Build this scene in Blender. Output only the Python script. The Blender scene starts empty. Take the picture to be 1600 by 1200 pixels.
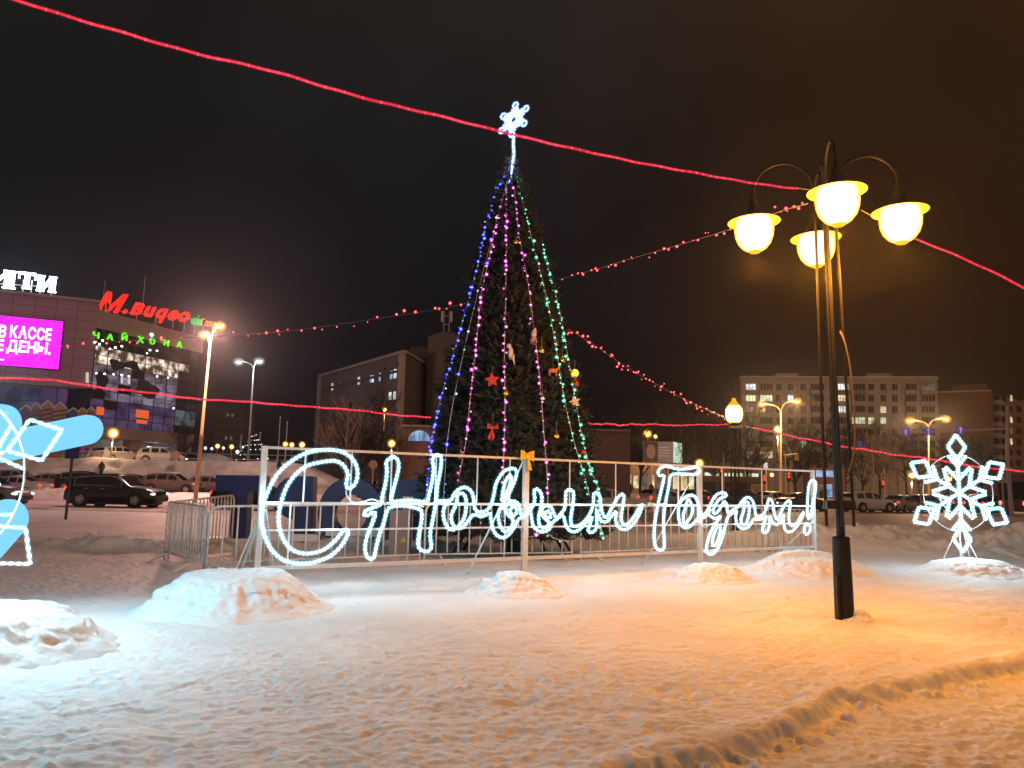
import bpy, bmesh, math, random
import numpy as np
from mathutils import Vector, Matrix

C = bpy.context.scene.collection
scn = bpy.context.scene
random.seed(7)
R = math.radians

# ------------------------------------------------------------------ camera, sky, exposure
CAM_Z = 1.6
PITCH, ROLL, F = R(7.45), R(1.26), 1200.0
f_ = Vector((0, math.cos(PITCH), math.sin(PITCH)))
u0 = Vector((0, -math.sin(PITCH), math.cos(PITCH)))
r0 = Vector((1, 0, 0))
r_ = r0 * math.cos(ROLL) + u0 * math.sin(ROLL)
u_ = u0 * math.cos(ROLL) - r0 * math.sin(ROLL)
CAM = Vector((0, 0, CAM_Z))
cd = bpy.data.cameras.new('camera'); cam = bpy.data.objects.new('camera', cd); C.objects.link(cam)
cd.sensor_width = 36; cd.lens = 27.0; cd.clip_start = 0.05; cd.clip_end = 3000
M = Matrix((r_, u_, -f_)).transposed().to_4x4(); M.translation = CAM
cam.matrix_world = M
scn.camera = cam

w = bpy.data.worlds.new('World'); scn.world = w; w.use_nodes = True
nt = w.node_tree; nt.nodes.clear()
wo = nt.nodes.new('ShaderNodeOutputWorld'); bg = nt.nodes.new('ShaderNodeBackground')
nt.links.new(bg.outputs[0], wo.inputs[0])
tc = nt.nodes.new('ShaderNodeTexCoord'); sep = nt.nodes.new('ShaderNodeSeparateXYZ')
nt.links.new(tc.outputs['Generated'], sep.inputs[0])
# night overcast: neutral-brown cloud overhead, darker blue-black low down, warmer over the town to the right
rz = nt.nodes.new('ShaderNodeValToRGB'); rz.color_ramp.interpolation = 'EASE'
e = rz.color_ramp.elements
e[0].position = 0.0; e[0].color = (0.0050, 0.0036, 0.0044, 1)
e[1].position = 0.60; e[1].color = (0.0165, 0.0135, 0.0112, 1)
e2 = rz.color_ramp.elements.new(0.30); e2.color = (0.0105, 0.0088, 0.0098, 1)
nt.links.new(sep.outputs['Z'], rz.inputs[0])
rx = nt.nodes.new('ShaderNodeValToRGB'); rx.color_ramp.interpolation = 'EASE'
e = rx.color_ramp.elements
e[0].position = 0.45; e[0].color = (0.92, 0.98, 1.05, 1)
e[1].position = 0.80; e[1].color = (2.5, 1.3, 0.5, 1)
mx = nt.nodes.new('ShaderNodeMath'); mx.operation = 'MULTIPLY_ADD'; mx.inputs[1].default_value = 0.5; mx.inputs[2].default_value = 0.5
nt.links.new(sep.outputs['X'], mx.inputs[0]); nt.links.new(mx.outputs[0], rx.inputs[0])
mul = nt.nodes.new('ShaderNodeMix'); mul.data_type = 'RGBA'; mul.blend_type = 'MULTIPLY'; mul.inputs[0].default_value = 1
nt.links.new(rz.outputs[0], mul.inputs[6]); nt.links.new(rx.outputs[0], mul.inputs[7])
nz = nt.nodes.new('ShaderNodeTexNoise'); nz.inputs['Scale'].default_value = 3.0; nz.inputs['Detail'].default_value = 6
nt.links.new(tc.outputs['Generated'], nz.inputs[0])
nr = nt.nodes.new('ShaderNodeMapRange'); nr.inputs[1].default_value = 0.3; nr.inputs[2].default_value = 0.7; nr.inputs[3].default_value = 0.72; nr.inputs[4].default_value = 1.28
nt.links.new(nz.outputs[0], nr.inputs[0])
mul2 = nt.nodes.new('ShaderNodeMix'); mul2.data_type = 'RGBA'; mul2.blend_type = 'MULTIPLY'; mul2.inputs[0].default_value = 1
nt.links.new(mul.outputs[2], mul2.inputs[6]); nt.links.new(nr.outputs[0], mul2.inputs[7])
# warm sky patch added as fill, unseen behind and right of the camera
gn = nt.nodes.new('ShaderNodeVectorMath'); gn.operation = 'DOT_PRODUCT'; gn.inputs[1].default_value = (0.50, -0.83, 0.24)
nt.links.new(tc.outputs['Generated'], gn.inputs[0])
gr = nt.nodes.new('ShaderNodeMapRange'); gr.interpolation_type = 'SMOOTHSTEP'; gr.inputs[1].default_value = 0.05; gr.inputs[2].default_value = 1.0
gr.inputs[3].default_value = 0.0; gr.inputs[4].default_value = 0.34
nt.links.new(gn.outputs['Value'], gr.inputs[0])
gc = nt.nodes.new('ShaderNodeMix'); gc.data_type = 'RGBA'; gc.blend_type = 'MULTIPLY'; gc.inputs[0].default_value = 1; gc.inputs[6].default_value = (1.0, 0.60, 0.40, 1)
nt.links.new(gr.outputs[0], gc.inputs[7])
ga = nt.nodes.new('ShaderNodeMix'); ga.data_type = 'RGBA'; ga.blend_type = 'ADD'; ga.inputs[0].default_value = 1
nt.links.new(mul2.outputs[2], ga.inputs[6]); nt.links.new(gc.outputs[2], ga.inputs[7])
nt.links.new(ga.outputs[2], bg.inputs[0]); bg.inputs[1].default_value = 1.0

vs = scn.view_settings
vs.view_transform = 'Standard'; vs.look = 'None'; vs.exposure = 0; vs.gamma = 1
cy = scn.cycles
cy.use_denoising = True
try: cy.denoiser = 'OPENIMAGEDENOISE'
except Exception: pass
cy.use_light_tree = True
cy.max_bounces = 5; cy.diffuse_bounces = 2; cy.glossy_bounces = 3; cy.transparent_max_bounces = 12
cy.sample_clamp_indirect = 4.0
cy.caustics_reflective = False; cy.caustics_refractive = False

# ------------------------------------------------------------------ picture geometry helpers
def ray(px, py):
    return f_ + r_ * ((px - 800) / F) + u_ * ((600 - py) / F)
def P(px, py, Y):
    d = ray(px, py); return CAM + d * (Y / d.y)
def G(px, py, z=0.0):
    d = ray(px, py); return CAM + d * ((z - CAM_Z) / d.z)
def VPL(px, py, A, d):                       # on the vertical plane through A along d
    n = Vector((-d.y, d.x, 0)); q = ray(px, py)
    return CAM + q * ((A - CAM).dot(n) / q.dot(n))

# ------------------------------------------------------------------ numpy noise
def _h(ix, iy, s):
    n = (ix.astype(np.int64) * 374761393 + iy.astype(np.int64) * 668265263 + s * 1442695041) & 0xffffffff
    n = ((n ^ (n >> 13)) * 1274126177) & 0xffffffff
    n = (n ^ (n >> 16)) & 0xffffffff
    return n.astype(np.float64) / 4294967295.0
def vn(x, y, s=0):
    ix = np.floor(x); iy = np.floor(y); fx = x - ix; fy = y - iy
    fx = fx * fx * fx * (fx * (fx * 6 - 15) + 10); fy = fy * fy * fy * (fy * (fy * 6 - 15) + 10)
    a = _h(ix, iy, s); b = _h(ix + 1, iy, s); c = _h(ix, iy + 1, s); d = _h(ix + 1, iy + 1, s)
    return (a + (b - a) * fx) * (1 - fy) + (c + (d - c) * fx) * fy
def fbm(x, y, s=0, o=4, g=0.5):
    t = 0; a = 1; k = 0
    for i in range(o):
        t = t + a * (vn(x, y, s + i * 17) - 0.5); k += a; a *= g; x = x * 2.03 + 7.1; y = y * 2.03 - 3.7
    return t / k * 2
def sst(a, b, x):
    t = np.clip((x - a) / (b - a), 0, 1); return t * t * (3 - 2 * t)

# ------------------------------------------------------------------ object helpers
ORG = {}
def thing(name, label, cat, loc=(0, 0, 0), rz=0.0, group=None):
    o = bpy.data.objects.new(name, None); C.objects.link(o)
    o.empty_display_size = 0.2
    o.location = loc; o.rotation_euler = (0, 0, rz)
    o['label'] = label; o['category'] = cat
    if group: o['group'] = group
    ORG[o.name] = (Vector(loc), rz)
    return o
def tag(o, label, cat, group=None):
    o['label'] = label; o['category'] = cat
    if group: o['group'] = group
    return o
def struct(o): o['kind'] = 'structure'; return o

class MB:
    def __init__(s): s.v = []; s.f = []; s.m = []; s.cur = 0
    def mat(s, i): s.cur = i; return s
    def add(s, vs, fs):
        n = len(s.v); s.v += [tuple(p) for p in vs]
        for q in fs: s.f.append([i + n for i in q]); s.m.append(s.cur)
        return s
    def box(s, c, size, ax=None, ay=None, az=None):
        ax = Vector(ax) if ax else Vector((1, 0, 0)); ay = Vector(ay) if ay else Vector((0, 1, 0)); az = Vector(az) if az else Vector((0, 0, 1))
        c = Vector(c); a, b, d = ax * size[0] / 2, ay * size[1] / 2, az * size[2] / 2
        vs = [c + a * i + b * j + d * k for i in (-1, 1) for j in (-1, 1) for k in (-1, 1)]
        return s.add(vs, [(0, 1, 3, 2), (4, 6, 7, 5), (0, 4, 5, 1), (2, 3, 7, 6), (0, 2, 6, 4), (1, 5, 7, 3)])
    def bar(s, p0, p1, w, h=None, up=(0, 0, 1)):   # square bar between two points
        p0, p1 = Vector(p0), Vector(p1); d = (p1 - p0); L = d.length; d.normalize()
        up = Vector(up)
        if abs(d.dot(up)) > 0.98: up = Vector((0, 1, 0))
        b = up.cross(d).normalized(); c = d.cross(b)
        return s.box((p0 + p1) / 2, (L, w, h or w), d, b, c)
    def tube(s, pts, r, n=6, closed=False, cap=True):
        pts = [Vector(p) for p in pts]; N = len(pts)
        rs = list(r) if hasattr(r, '__len__') else [r] * N
        vs = []; nrm = None
        for i, p in enumerate(pts):
            if closed: t = pts[(i + 1) % N] - pts[i - 1]
            else: t = pts[min(i + 1, N - 1)] - pts[max(i - 1, 0)]
            if t.length < 1e-9: t = Vector((0, 0, 1))
            t.normalize()
            if nrm is None:
                q = Vector((0, 0, 1)) if abs(t.z) < 0.9 else Vector((1, 0, 0)); nrm = t.cross(q).normalized()
            else:
                nrm = (nrm - t * nrm.dot(t))
                if nrm.length < 1e-6: nrm = t.orthogonal()
                nrm.normalize()
            b = t.cross(nrm)
            for k in range(n):
                a = 2 * math.pi * k / n
                vs.append(p + (nrm * math.cos(a) + b * math.sin(a)) * rs[i])
        fs = []
        for i in range(N if closed else N - 1):
            j = (i + 1) % N
            for k in range(n):
                k2 = (k + 1) % n
                fs.append((i * n + k, i * n + k2, j * n + k2, j * n + k))
        if cap and not closed:
            fs.append(tuple(reversed(range(n)))); fs.append(tuple(range((N - 1) * n, N * n)))
        return s.add(vs, fs)
    def cyl(s, p0, p1, r0, r1=None, n=12): return s.tube([p0, p1], [r0, r0 if r1 is None else r1], n)
    def lathe(s, c, prof, n=24, ax=(0, 0, 1)):
        c = Vector(c); ax = Vector(ax).normalized(); a = ax.orthogonal().normalized(); b = ax.cross(a)
        vs = []; fs = []
        for r, z in prof:
            for k in range(n):
                t = 2 * math.pi * k / n
                vs.append(c + ax * z + (a * math.cos(t) + b * math.sin(t)) * max(r, 1e-4))
        for i in range(len(prof) - 1):
            for k in range(n):
                k2 = (k + 1) % n; fs.append((i * n + k, i * n + k2, (i + 1) * n + k2, (i + 1) * n + k))
        return s.add(vs, fs)
    def ball(s, c, r, n=10, m=6, sc=(1, 1, 1)):
        c = Vector(c); vs = []; fs = []
        for i in range(m + 1):
            th = math.pi * i / m
            for k in range(n):
                ph = 2 * math.pi * k / n
                vs.append(c + Vector((max(math.sin(th), 1e-3) * math.cos(ph) * r * sc[0], max(math.sin(th), 1e-3) * math.sin(ph) * r * sc[1], math.cos(th) * r * sc[2])))
        for i in range(m):
            for k in range(n):
                k2 = (k + 1) % n; fs.append((i * n + k, (i + 1) * n + k, (i + 1) * n + k2, i * n + k2))
        return s.add(vs, fs)
    def prism(s, poly, ext):                 # polygon (list of Vector) pushed along ext
        poly = [Vector(p) for p in poly]; n = len(poly); ext = Vector(ext)
        vs = poly + [p + ext for p in poly]
        fs = [tuple(range(n)), tuple(reversed(range(n, 2 * n)))]
        for i in range(n):
            j = (i + 1) % n; fs.append((i, j + 0, n + j, n + i)[::-1])
        return s.add(vs, fs)
    def build(s, name, mats, parent=None, local=False, smooth=False, recalc=True):
        me = bpy.data.meshes.new(name)
        vs = s.v
        if parent is not None and not local:
            org, rz = ORG[parent.name]
            if rz:
                mi = Matrix.Rotation(-rz, 3, 'Z'); vs = [mi @ (Vector(p) - org) for p in vs]
            else: vs = [(p[0] - org.x, p[1] - org.y, p[2] - org.z) for p in vs]
        me.from_pydata([tuple(p) for p in vs], [], s.f)
        if not isinstance(mats, (list, tuple)): mats = [mats]
        for m_ in mats: me.materials.append(m_)
        me.polygons.foreach_set('material_index', s.m)
        if recalc:
            bm = bmesh.new(); bm.from_mesh(me); bmesh.ops.recalc_face_normals(bm, faces=bm.faces); bm.to_mesh(me); bm.free()
        if smooth: me.polygons.foreach_set('use_smooth', [True] * len(me.polygons))
        me.update()
        o = bpy.data.objects.new(name, me); C.objects.link(o)
        if parent is not None:
            o.parent = parent; ORG[o.name] = ORG[parent.name]
        return o

def smoothline(pts, step, closed=False, k=8):
    pts = [Vector(p) for p in pts]; n = len(pts); out = []
    rng = range(n) if closed else range(n - 1)
    for i in rng:
        if closed: a, b, c, d = pts[i - 1], pts[i], pts[(i + 1) % n], pts[(i + 2) % n]
        else: a, b, c, d = pts[max(i - 1, 0)], pts[i], pts[i + 1], pts[min(i + 2, n - 1)]
        for j in range(k):
            t = j / k
            out.append(0.5 * ((2 * b) + (c - a) * t + (2 * a - 5 * b + 4 * c - d) * t * t + (3 * b - a - 3 * c + d) * t ** 3))
    if not closed: out.append(pts[-1])
    return resample(out, step, closed)
def resample(pts, step, closed=False):
    pts = [Vector(p) for p in pts]
    if closed: pts = pts + [pts[0]]
    seg = [(pts[i + 1] - pts[i]).length for i in range(len(pts) - 1)]; L = sum(seg)
    n = max(2, int(round(L / step))); out = []; i = 0; acc = 0
    for k in range(n if closed else n + 1):
        t = L * k / n
        while i < len(seg) - 1 and acc + seg[i] < t: acc += seg[i]; i += 1
        q = (t - acc) / seg[i] if seg[i] > 1e-9 else 0
        out.append(pts[i].lerp(pts[i + 1], min(max(q, 0), 1)))
    return out

# ------------------------------------------------------------------ materials
MATS = {}
def mat(name, col, rough=0.6, metal=0.0, emi=None, es=0.0, var=0.0, vscale=6.0, bump=0.0, bscale=20.0, alpha=None, coat=0.0, sample=True):
    if name in MATS: return MATS[name]
    m = bpy.data.materials.new(name); m.use_nodes = True
    nt = m.node_tree; b = nt.nodes['Principled BSDF']
    b.inputs['Base Color'].default_value = (*col, 1); b.inputs['Roughness'].default_value = rough; b.inputs['Metallic'].default_value = metal
    if coat: b.inputs['Coat Weight'].default_value = coat
    if emi is not None:
        b.inputs['Emission Color'].default_value = (*emi, 1); b.inputs['Emission Strength'].default_value = es
    if var or bump:
        t = nt.nodes.new('ShaderNodeTexCoord'); n = nt.nodes.new('ShaderNodeTexNoise')
        n.inputs['Scale'].default_value = vscale; n.inputs['Detail'].default_value = 5
        nt.links.new(t.outputs['Object'], n.inputs[0])
        if var:
            r = nt.nodes.new('ShaderNodeMapRange'); r.inputs[1].default_value = 0.3; r.inputs[2].default_value = 0.7
            r.inputs[3].default_value = 1 - var; r.inputs[4].default_value = 1 + var
            nt.links.new(n.outputs[0], r.inputs[0])
            x = nt.nodes.new('ShaderNodeMix'); x.data_type = 'RGBA'; x.blend_type = 'MULTIPLY'; x.inputs[0].default_value = 1
            x.inputs[6].default_value = (*col, 1); nt.links.new(r.outputs[0], x.inputs[7]); nt.links.new(x.outputs[2], b.inputs['Base Color'])
        if bump:
            n2 = nt.nodes.new('ShaderNodeTexNoise'); n2.inputs['Scale'].default_value = bscale; n2.inputs['Detail'].default_value = 6
            nt.links.new(t.outputs['Object'], n2.inputs[0])
            bp = nt.nodes.new('ShaderNodeBump'); bp.inputs['Strength'].default_value = bump; bp.inputs['Distance'].default_value = 0.03
            nt.links.new(n2.outputs[0], bp.inputs['Height']); nt.links.new(bp.outputs[0], b.inputs['Normal'])
    if not sample:
        m.cycles.emission_sampling = 'NONE'
    MATS[name] = m
    return m
def emit(name, col, es, sample=True):
    if name in MATS: return MATS[name]
    m = bpy.data.materials.new(name); m.use_nodes = True; nt = m.node_tree; nt.nodes.clear()
    o = nt.nodes.new('ShaderNodeOutputMaterial'); e = nt.nodes.new('ShaderNodeEmission')
    e.inputs[0].default_value = (*col, 1); e.inputs[1].default_value = es
    nt.links.new(e.outputs[0], o.inputs[0])
    if not sample: m.cycles.emission_sampling = 'NONE'
    MATS[name] = m; return m
def emit_noise(name, c0, c1, es, scale=2.0, lo=0.35, hi=0.65, detail=3, coord='Object'):
    if name in MATS: return MATS[name]
    m = bpy.data.materials.new(name); m.use_nodes = True; nt = m.node_tree; nt.nodes.clear()
    o = nt.nodes.new('ShaderNodeOutputMaterial'); e = nt.nodes.new('ShaderNodeEmission')
    t = nt.nodes.new('ShaderNodeTexCoord'); n = nt.nodes.new('ShaderNodeTexNoise'); n.inputs['Scale'].default_value = scale; n.inputs['Detail'].default_value = detail
    r = nt.nodes.new('ShaderNodeValToRGB'); r.color_ramp.elements[0].position = lo; r.color_ramp.elements[1].position = hi
    r.color_ramp.elements[0].color = (*c0, 1); r.color_ramp.elements[1].color = (*c1, 1)
    nt.links.new(t.outputs[coord], n.inputs[0]); nt.links.new(n.outputs[0], r.inputs[0]); nt.links.new(r.outputs[0], e.inputs[0])
    e.inputs[1].default_value = es; nt.links.new(e.outputs[0], o.inputs[0]); m.cycles.emission_sampling = 'NONE'
    MATS[name] = m; return m
def bloom_shell(name, col, es, k=0.75, p=1.6):
    """added shell imitating bloom round a light, strongest centrally, fading to its edge"""
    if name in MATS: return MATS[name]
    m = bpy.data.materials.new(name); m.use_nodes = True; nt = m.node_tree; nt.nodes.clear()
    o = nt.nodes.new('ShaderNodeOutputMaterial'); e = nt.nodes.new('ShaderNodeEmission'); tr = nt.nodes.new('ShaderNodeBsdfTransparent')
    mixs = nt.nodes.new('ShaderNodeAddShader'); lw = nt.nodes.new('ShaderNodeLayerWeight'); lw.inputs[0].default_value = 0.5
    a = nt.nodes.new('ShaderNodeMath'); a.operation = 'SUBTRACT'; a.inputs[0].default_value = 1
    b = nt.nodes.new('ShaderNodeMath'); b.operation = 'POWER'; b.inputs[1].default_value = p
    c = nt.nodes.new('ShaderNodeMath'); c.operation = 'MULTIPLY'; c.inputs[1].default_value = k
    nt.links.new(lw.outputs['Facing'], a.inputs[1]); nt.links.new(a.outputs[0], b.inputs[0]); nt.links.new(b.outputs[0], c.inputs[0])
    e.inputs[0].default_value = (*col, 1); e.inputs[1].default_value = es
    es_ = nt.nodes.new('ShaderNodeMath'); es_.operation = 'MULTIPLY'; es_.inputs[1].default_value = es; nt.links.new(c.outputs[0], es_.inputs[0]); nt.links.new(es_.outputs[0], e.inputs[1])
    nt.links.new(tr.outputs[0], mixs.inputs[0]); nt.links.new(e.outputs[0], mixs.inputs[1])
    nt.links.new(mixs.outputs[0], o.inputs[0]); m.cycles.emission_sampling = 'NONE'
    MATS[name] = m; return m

def snow_mat(name, col=(0.80, 0.82, 0.86), dirt=None, dscale=0.35, bump=0.6):
    m = bpy.data.materials.new(name); m.use_nodes = True; nt = m.node_tree; b = nt.nodes['Principled BSDF']
    b.inputs['Roughness'].default_value = 0.55; b.inputs['Specular IOR Level'].default_value = 0.25
    t = nt.nodes.new('ShaderNodeTexCoord')
    n = nt.nodes.new('ShaderNodeTexNoise'); n.inputs['Scale'].default_value = dscale; n.inputs['Detail'].default_value = 7; n.inputs['Roughness'].default_value = 0.6
    nt.links.new(t.outputs['Object'], n.inputs[0])
    r = nt.nodes.new('ShaderNodeValToRGB'); r.color_ramp.elements[0].position = 0.36; r.color_ramp.elements[1].position = 0.62
    d = dirt or tuple(c * 0.82 for c in col)
    r.color_ramp.elements[0].color = (*d, 1); r.color_ramp.elements[1].color = (*col, 1)
    nt.links.new(n.outputs[0], r.inputs[0]); nt.links.new(r.outputs[0], b.inputs['Base Color'])
    n1 = nt.nodes.new('ShaderNodeTexNoise'); n1.inputs['Scale'].default_value = 28; n1.inputs['Detail'].default_value = 8; n1.inputs['Roughness'].default_value = 0.7
    nt.links.new(t.outputs['Object'], n1.inputs[0])
    bp = nt.nodes.new('ShaderNodeBump'); bp.inputs['Strength'].default_value = bump; bp.inputs['Distance'].default_value = 0.03
    nt.links.new(n1.outputs[0], bp.inputs['Height']); nt.links.new(bp.outputs[0], b.inputs['Normal'])
    MATS[name] = m; return m

SNOW = snow_mat('snow')
SNOWR = snow_mat('packed_snow', (0.46, 0.40, 0.43), (0.26, 0.22, 0.24), 0.25, 0.4)
SNOWB = snow_mat('bank_snow', (0.76, 0.76, 0.78), (0.48, 0.46, 0.47), 0.5, 0.9)
BLACK = mat('black_paint', (0.010, 0.010, 0.011), 0.5)
BLACK.node_tree.nodes['Principled BSDF'].inputs['Specular IOR Level'].default_value = .3
GALV = mat('galvanised_steel', (0.58, 0.57, 0.56), 0.45, 0.0, var=0.18, vscale=9)
STEELW = mat('pale_steel', (0.55, 0.54, 0.53), 0.45, 0.35, var=0.12, vscale=12)
POLEG = mat('grey_pole', (0.38, 0.37, 0.36), 0.5, 0.3)
LEDW = emit('led_white', (0.70, 0.96, 1.0), 3.0, False)
LED_BLOOM = bloom_shell('led_bloom', (0.05, 0.56, 0.78), 0.42, 1, 1.3)  # cyan bloom around the LED core, put into an added glowing shell

# ------------------------------------------------------------------ ground (one sheet to the horizon)
LX = np.array([-30, -6, -1.5, .2, .6, 1.14, 1.75, 2.66, 3.6, 4.5, 5.4, 9, 30.0])
LY = np.array([-18, -.4, 3.0, 4.25, 4.75, 5.05, 5.35, 6.4, 6.95, 7.5, 8.1, 10.6, 25])
def ground_z(x, y):
    x = np.asarray(x, float); y = np.asarray(y, float); d = np.hypot(x, y)
    fade = 1 - sst(18, 34, d)
    z = 0.05 * fbm(x * .35, y * .35, 3, 3) * (1 - sst(30, 60, d) * .8)
    wx = x + .25 * fbm(x * 1.5, y * 1.5, 40, 2); wy = y + .25 * fbm(x * 1.5, y * 1.5, 60, 2)
    tramp = 0.55 + 0.6 * vn(x * .6, y * .6, 77)
    z = z + fade * tramp * (0.016 * fbm(wx * 1.7, wy * 2.6, 11, 3) + 0.030 * -np.abs(fbm(wx * 5.5, wy * 9.5, 21, 3, .65)) + 0.017 * fbm(x * 14, y * 24, 31, 2, .7))
    # footprints
    for cs, sd in ((.62, 5), (.47, 6)):
        cx = np.floor(x / cs); cyy = np.floor(y / cs); fp = 0
        for i in (-1, 0, 1):
            for j in (-1, 0, 1):
                gx, gy = cx + i, cyy + j
                ox = (gx + _h(gx, gy, sd)) * cs; oy = (gy + _h(gx, gy, sd + 50)) * cs
                an = _h(gx, gy, sd + 90) * 1.1 - .25 + np.where(_h(gx, gy, sd + 7) > .75, 1.2, 0)
                dx, dy = x - ox, y - oy; a = dx * np.cos(an) + dy * np.sin(an); b = -dx * np.sin(an) + dy * np.cos(an)
                q = (a / .155) ** 2 + (b / .058) ** 2
                fp = np.maximum(fp, (1 - sst(.55, 1.25, q)) * (_h(gx, gy, sd + 33) > .35)) if not isinstance(fp, int) else (1 - sst(.55, 1.25, q)) * (_h(gx, gy, sd + 33) > .35)
        z = z - .010 * fp * fade
    # lower trodden path with a broken snow ledge
    s = (np.interp(x, LX, LY) - y) * .82 + .10 * fbm(x * 1.6, y * 1.6, 91, 3) + .045 * fbm(x * 7, y * 7, 95, 2)
    st = sst(-.02, .11, s); z = z - .10 * st
    z = z + .022 * np.exp(-((s + .10) / .09) ** 2) * (0.3 + vn(x * 3, y * 3, 8)) + .055 * np.exp(-((s - .20) / .13) ** 2) * np.clip(fbm(x * 9, y * 9, 70, 3) * 2.6 - .3, 0, 1)
    # slightly higher shelf the sign and the barriers stand on
    yl = np.interp(x, [-4.2, -2.4, -1.2, -.45, .35, .9, 1.8, 3.2, 4.4, 6.5, 7.4], [10.4, 11.3, 11.9, 12.5, 12.6, 13.0, 13.3, 14.6, 14.8, 15.6, 16.5])
    sh = sst(0, .16, y - yl + .12 * fbm(x * 1.3, y * 1.3, 55, 2)) * (1 - sst(17, 21, y)) * sst(-4.6, -3.6, x) * (1 - sst(7, 8.4, x))
    z = z + .11 * sh
    # ploughed ridges and lumpy banks
    lump = .55 + .9 * fbm(x * 1.1, y * 1.1, 13, 4) + .55 * np.abs(fbm(x * 2.7, y * 2.7, 23, 3))
    rl = np.exp(-((y - (17.6 + .12 * (x + 8))) / .55) ** 2) * sst(-15, -12.5, x) * (1 - sst(-1.6, 0, x))
    z = z + .30 * rl * np.clip(lump, .25, 2)
    rb = np.exp(-((x - 16.8) / 4.6) ** 2 - ((y - 21.5) / 2.4) ** 2)
    z = z + 1.05 * rb * np.clip(lump, .12, 2)
    rc = np.exp(-((x - 12.0) / 5.5) ** 2 - ((y - 25.5) / 1.6) ** 2)
    z = z + .55 * rc * np.clip(lump, .15, 2)
    rd = np.exp(-((y - 32.0) / 1.5) ** 2) * sst(8, 11, x)
    z = z + .28 * rd * np.clip(lump, .3, 2)
    # road bed stays flat
    z = np.where(y > 33, z * (1 - sst(33, 36, y)), z)
    return z
def gz(x, y): return float(ground_z(np.array([x]), np.array([y]))[0])

def make_ground():
    th = np.concatenate([np.arange(-46, 46.01, .135), np.arange(50, 310, 7.0)]) * math.pi / 180
    rr = np.concatenate([np.geomspace(.25, 3, 28)[:-1], np.geomspace(3, 30, 560)[:-1], np.geomspace(30, 420, 84)])
    nt_, nr_ = len(th), len(rr)
    X = rr[:, None] * np.sin(th)[None]; Yv = rr[:, None] * np.cos(th)[None]
    Z = ground_z(X.ravel(), Yv.ravel())
    co = np.stack([X.ravel(), Yv.ravel(), Z], 1)
    co = np.vstack([co, [[0, 0, 0]]]); ctr = len(co) - 1
    i = np.arange(nr_ - 1)[:, None] * nt_; j = np.arange(nt_)[None]; j2 = (j + 1) % nt_
    q = np.stack([i + j, i + nt_ + j, i + nt_ + j2, i + j2], -1).reshape(-1, 4)
    tri = np.stack([np.full(nt_, ctr), np.arange(nt_), (np.arange(nt_) + 1) % nt_], 1)
    me = bpy.data.meshes.new('ground'); nf = len(q) + len(tri)
    me.vertices.add(len(co)); me.vertices.foreach_set('co', co.ravel())
    me.loops.add(len(q) * 4 + len(tri) * 3); me.polygons.add(nf)
    me.loops.foreach_set('vertex_index', np.concatenate([q[:, ::-1].ravel(), tri[:, ::-1].ravel()]).astype(np.int32))
    ls = np.concatenate([np.arange(len(q)) * 4, len(q) * 4 + np.arange(len(tri)) * 3]).astype(np.int32)
    me.polygons.foreach_set('loop_start', ls)
    me.polygons.foreach_set('use_smooth', np.ones(nf, bool))
    me.update(calc_edges=True); me.validate()
    me.materials.append(SNOW)
    bm = None
    o = bpy.data.objects.new('snow_ground', me); C.objects.link(o); struct(o)
    if me.polygons[len(q) // 2].normal.z < 0: me.flip_normals()
    return o
make_ground()

def sheet(name, pts, z, m, kind='structure'):
    mb = MB(); mb.add([(p[0], p[1], z) for p in pts], [tuple(range(len(pts)))]); o = mb.build(name, m)
    o['kind'] = kind; return o
sheet('road', [(-260, 36.5), (260, 36.5), (260, 72), (-260, 72)], 0.006, SNOWR)
# ------------------------------------------------------------------ heaps of shovelled snow (each a thing)
def heap(label, c, rx, ry, h, seed, flat=.5, yaw=0.0, rough=.16, cliff=0.0):
    n, k = 190, 80; vs = []; fs = []; c = Vector(c)
    th = np.linspace(0, 2 * np.pi, n, endpoint=False); rho = np.linspace(0, 1.12, k)
    T, Q = np.meshgrid(th, rho)
    edge = 1 + .16 * fbm(np.cos(T) * 1.8 + 9, np.sin(T) * 1.8 + seed, seed, 4)
    lx = Q * np.cos(T) * rx * edge; ly = Q * np.sin(T) * ry * edge
    wx = c.x + lx * math.cos(yaw) - ly * math.sin(yaw); wy = c.y + lx * math.sin(yaw) + ly * math.cos(yaw)
    prof = 1 - sst(flat, 1.0, Q)
    if cliff: prof = np.where(np.sin(T) < .3, 1 - sst(flat + .12, .93, Q), prof)
    tex = fbm(wx * 1.6, wy * 1.6, seed, 5, .6) + .8 * -np.abs(fbm(wx * 4, wy * 4, seed + 3, 4, .65)) + .55 * np.clip(fbm(wx * 9, wy * 9, seed + 6, 3, .6) * 1.6, -.3, 1)
    side = np.clip(4 * prof * (1 - prof), 0, 1)
    z = h * prof * (1 + .10 * fbm(wx * .8, wy * .8, seed + 4, 2)) + h * tex * rough * (.35 * prof + side)
    g = ground_z(wx.ravel(), wy.ravel()).reshape(wx.shape)
    z = g + z + .014 - .15 * sst(.94, 1.10, Q)
    push = side * .06 * fbm(wx * 5, wy * 5 + z * 9, seed + 8, 3)
    wx = wx + push * np.cos(T + yaw); wy = wy + push * np.sin(T + yaw)
    for i in range(k):
        for j in range(n): vs.append((wx[i, j] - c.x, wy[i, j] - c.y, z[i, j]))
    for i in range(k - 1):
        for j in range(n):
            j2 = (j + 1) % n
            if i == 0: fs.append((0, n + j, n + j2))
            else: fs.append((i * n + j, (i + 1) * n + j, (i + 1) * n + j2, i * n + j2))
    mb = MB(); mb.add(vs, fs); o = mb.build('snow_heap', SNOW, smooth=True, recalc=False)
    o.location = (c.x, c.y, 0)
    return tag(o, label, 'snow heap', 'heaps of shovelled snow weighing down the light displays')
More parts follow.
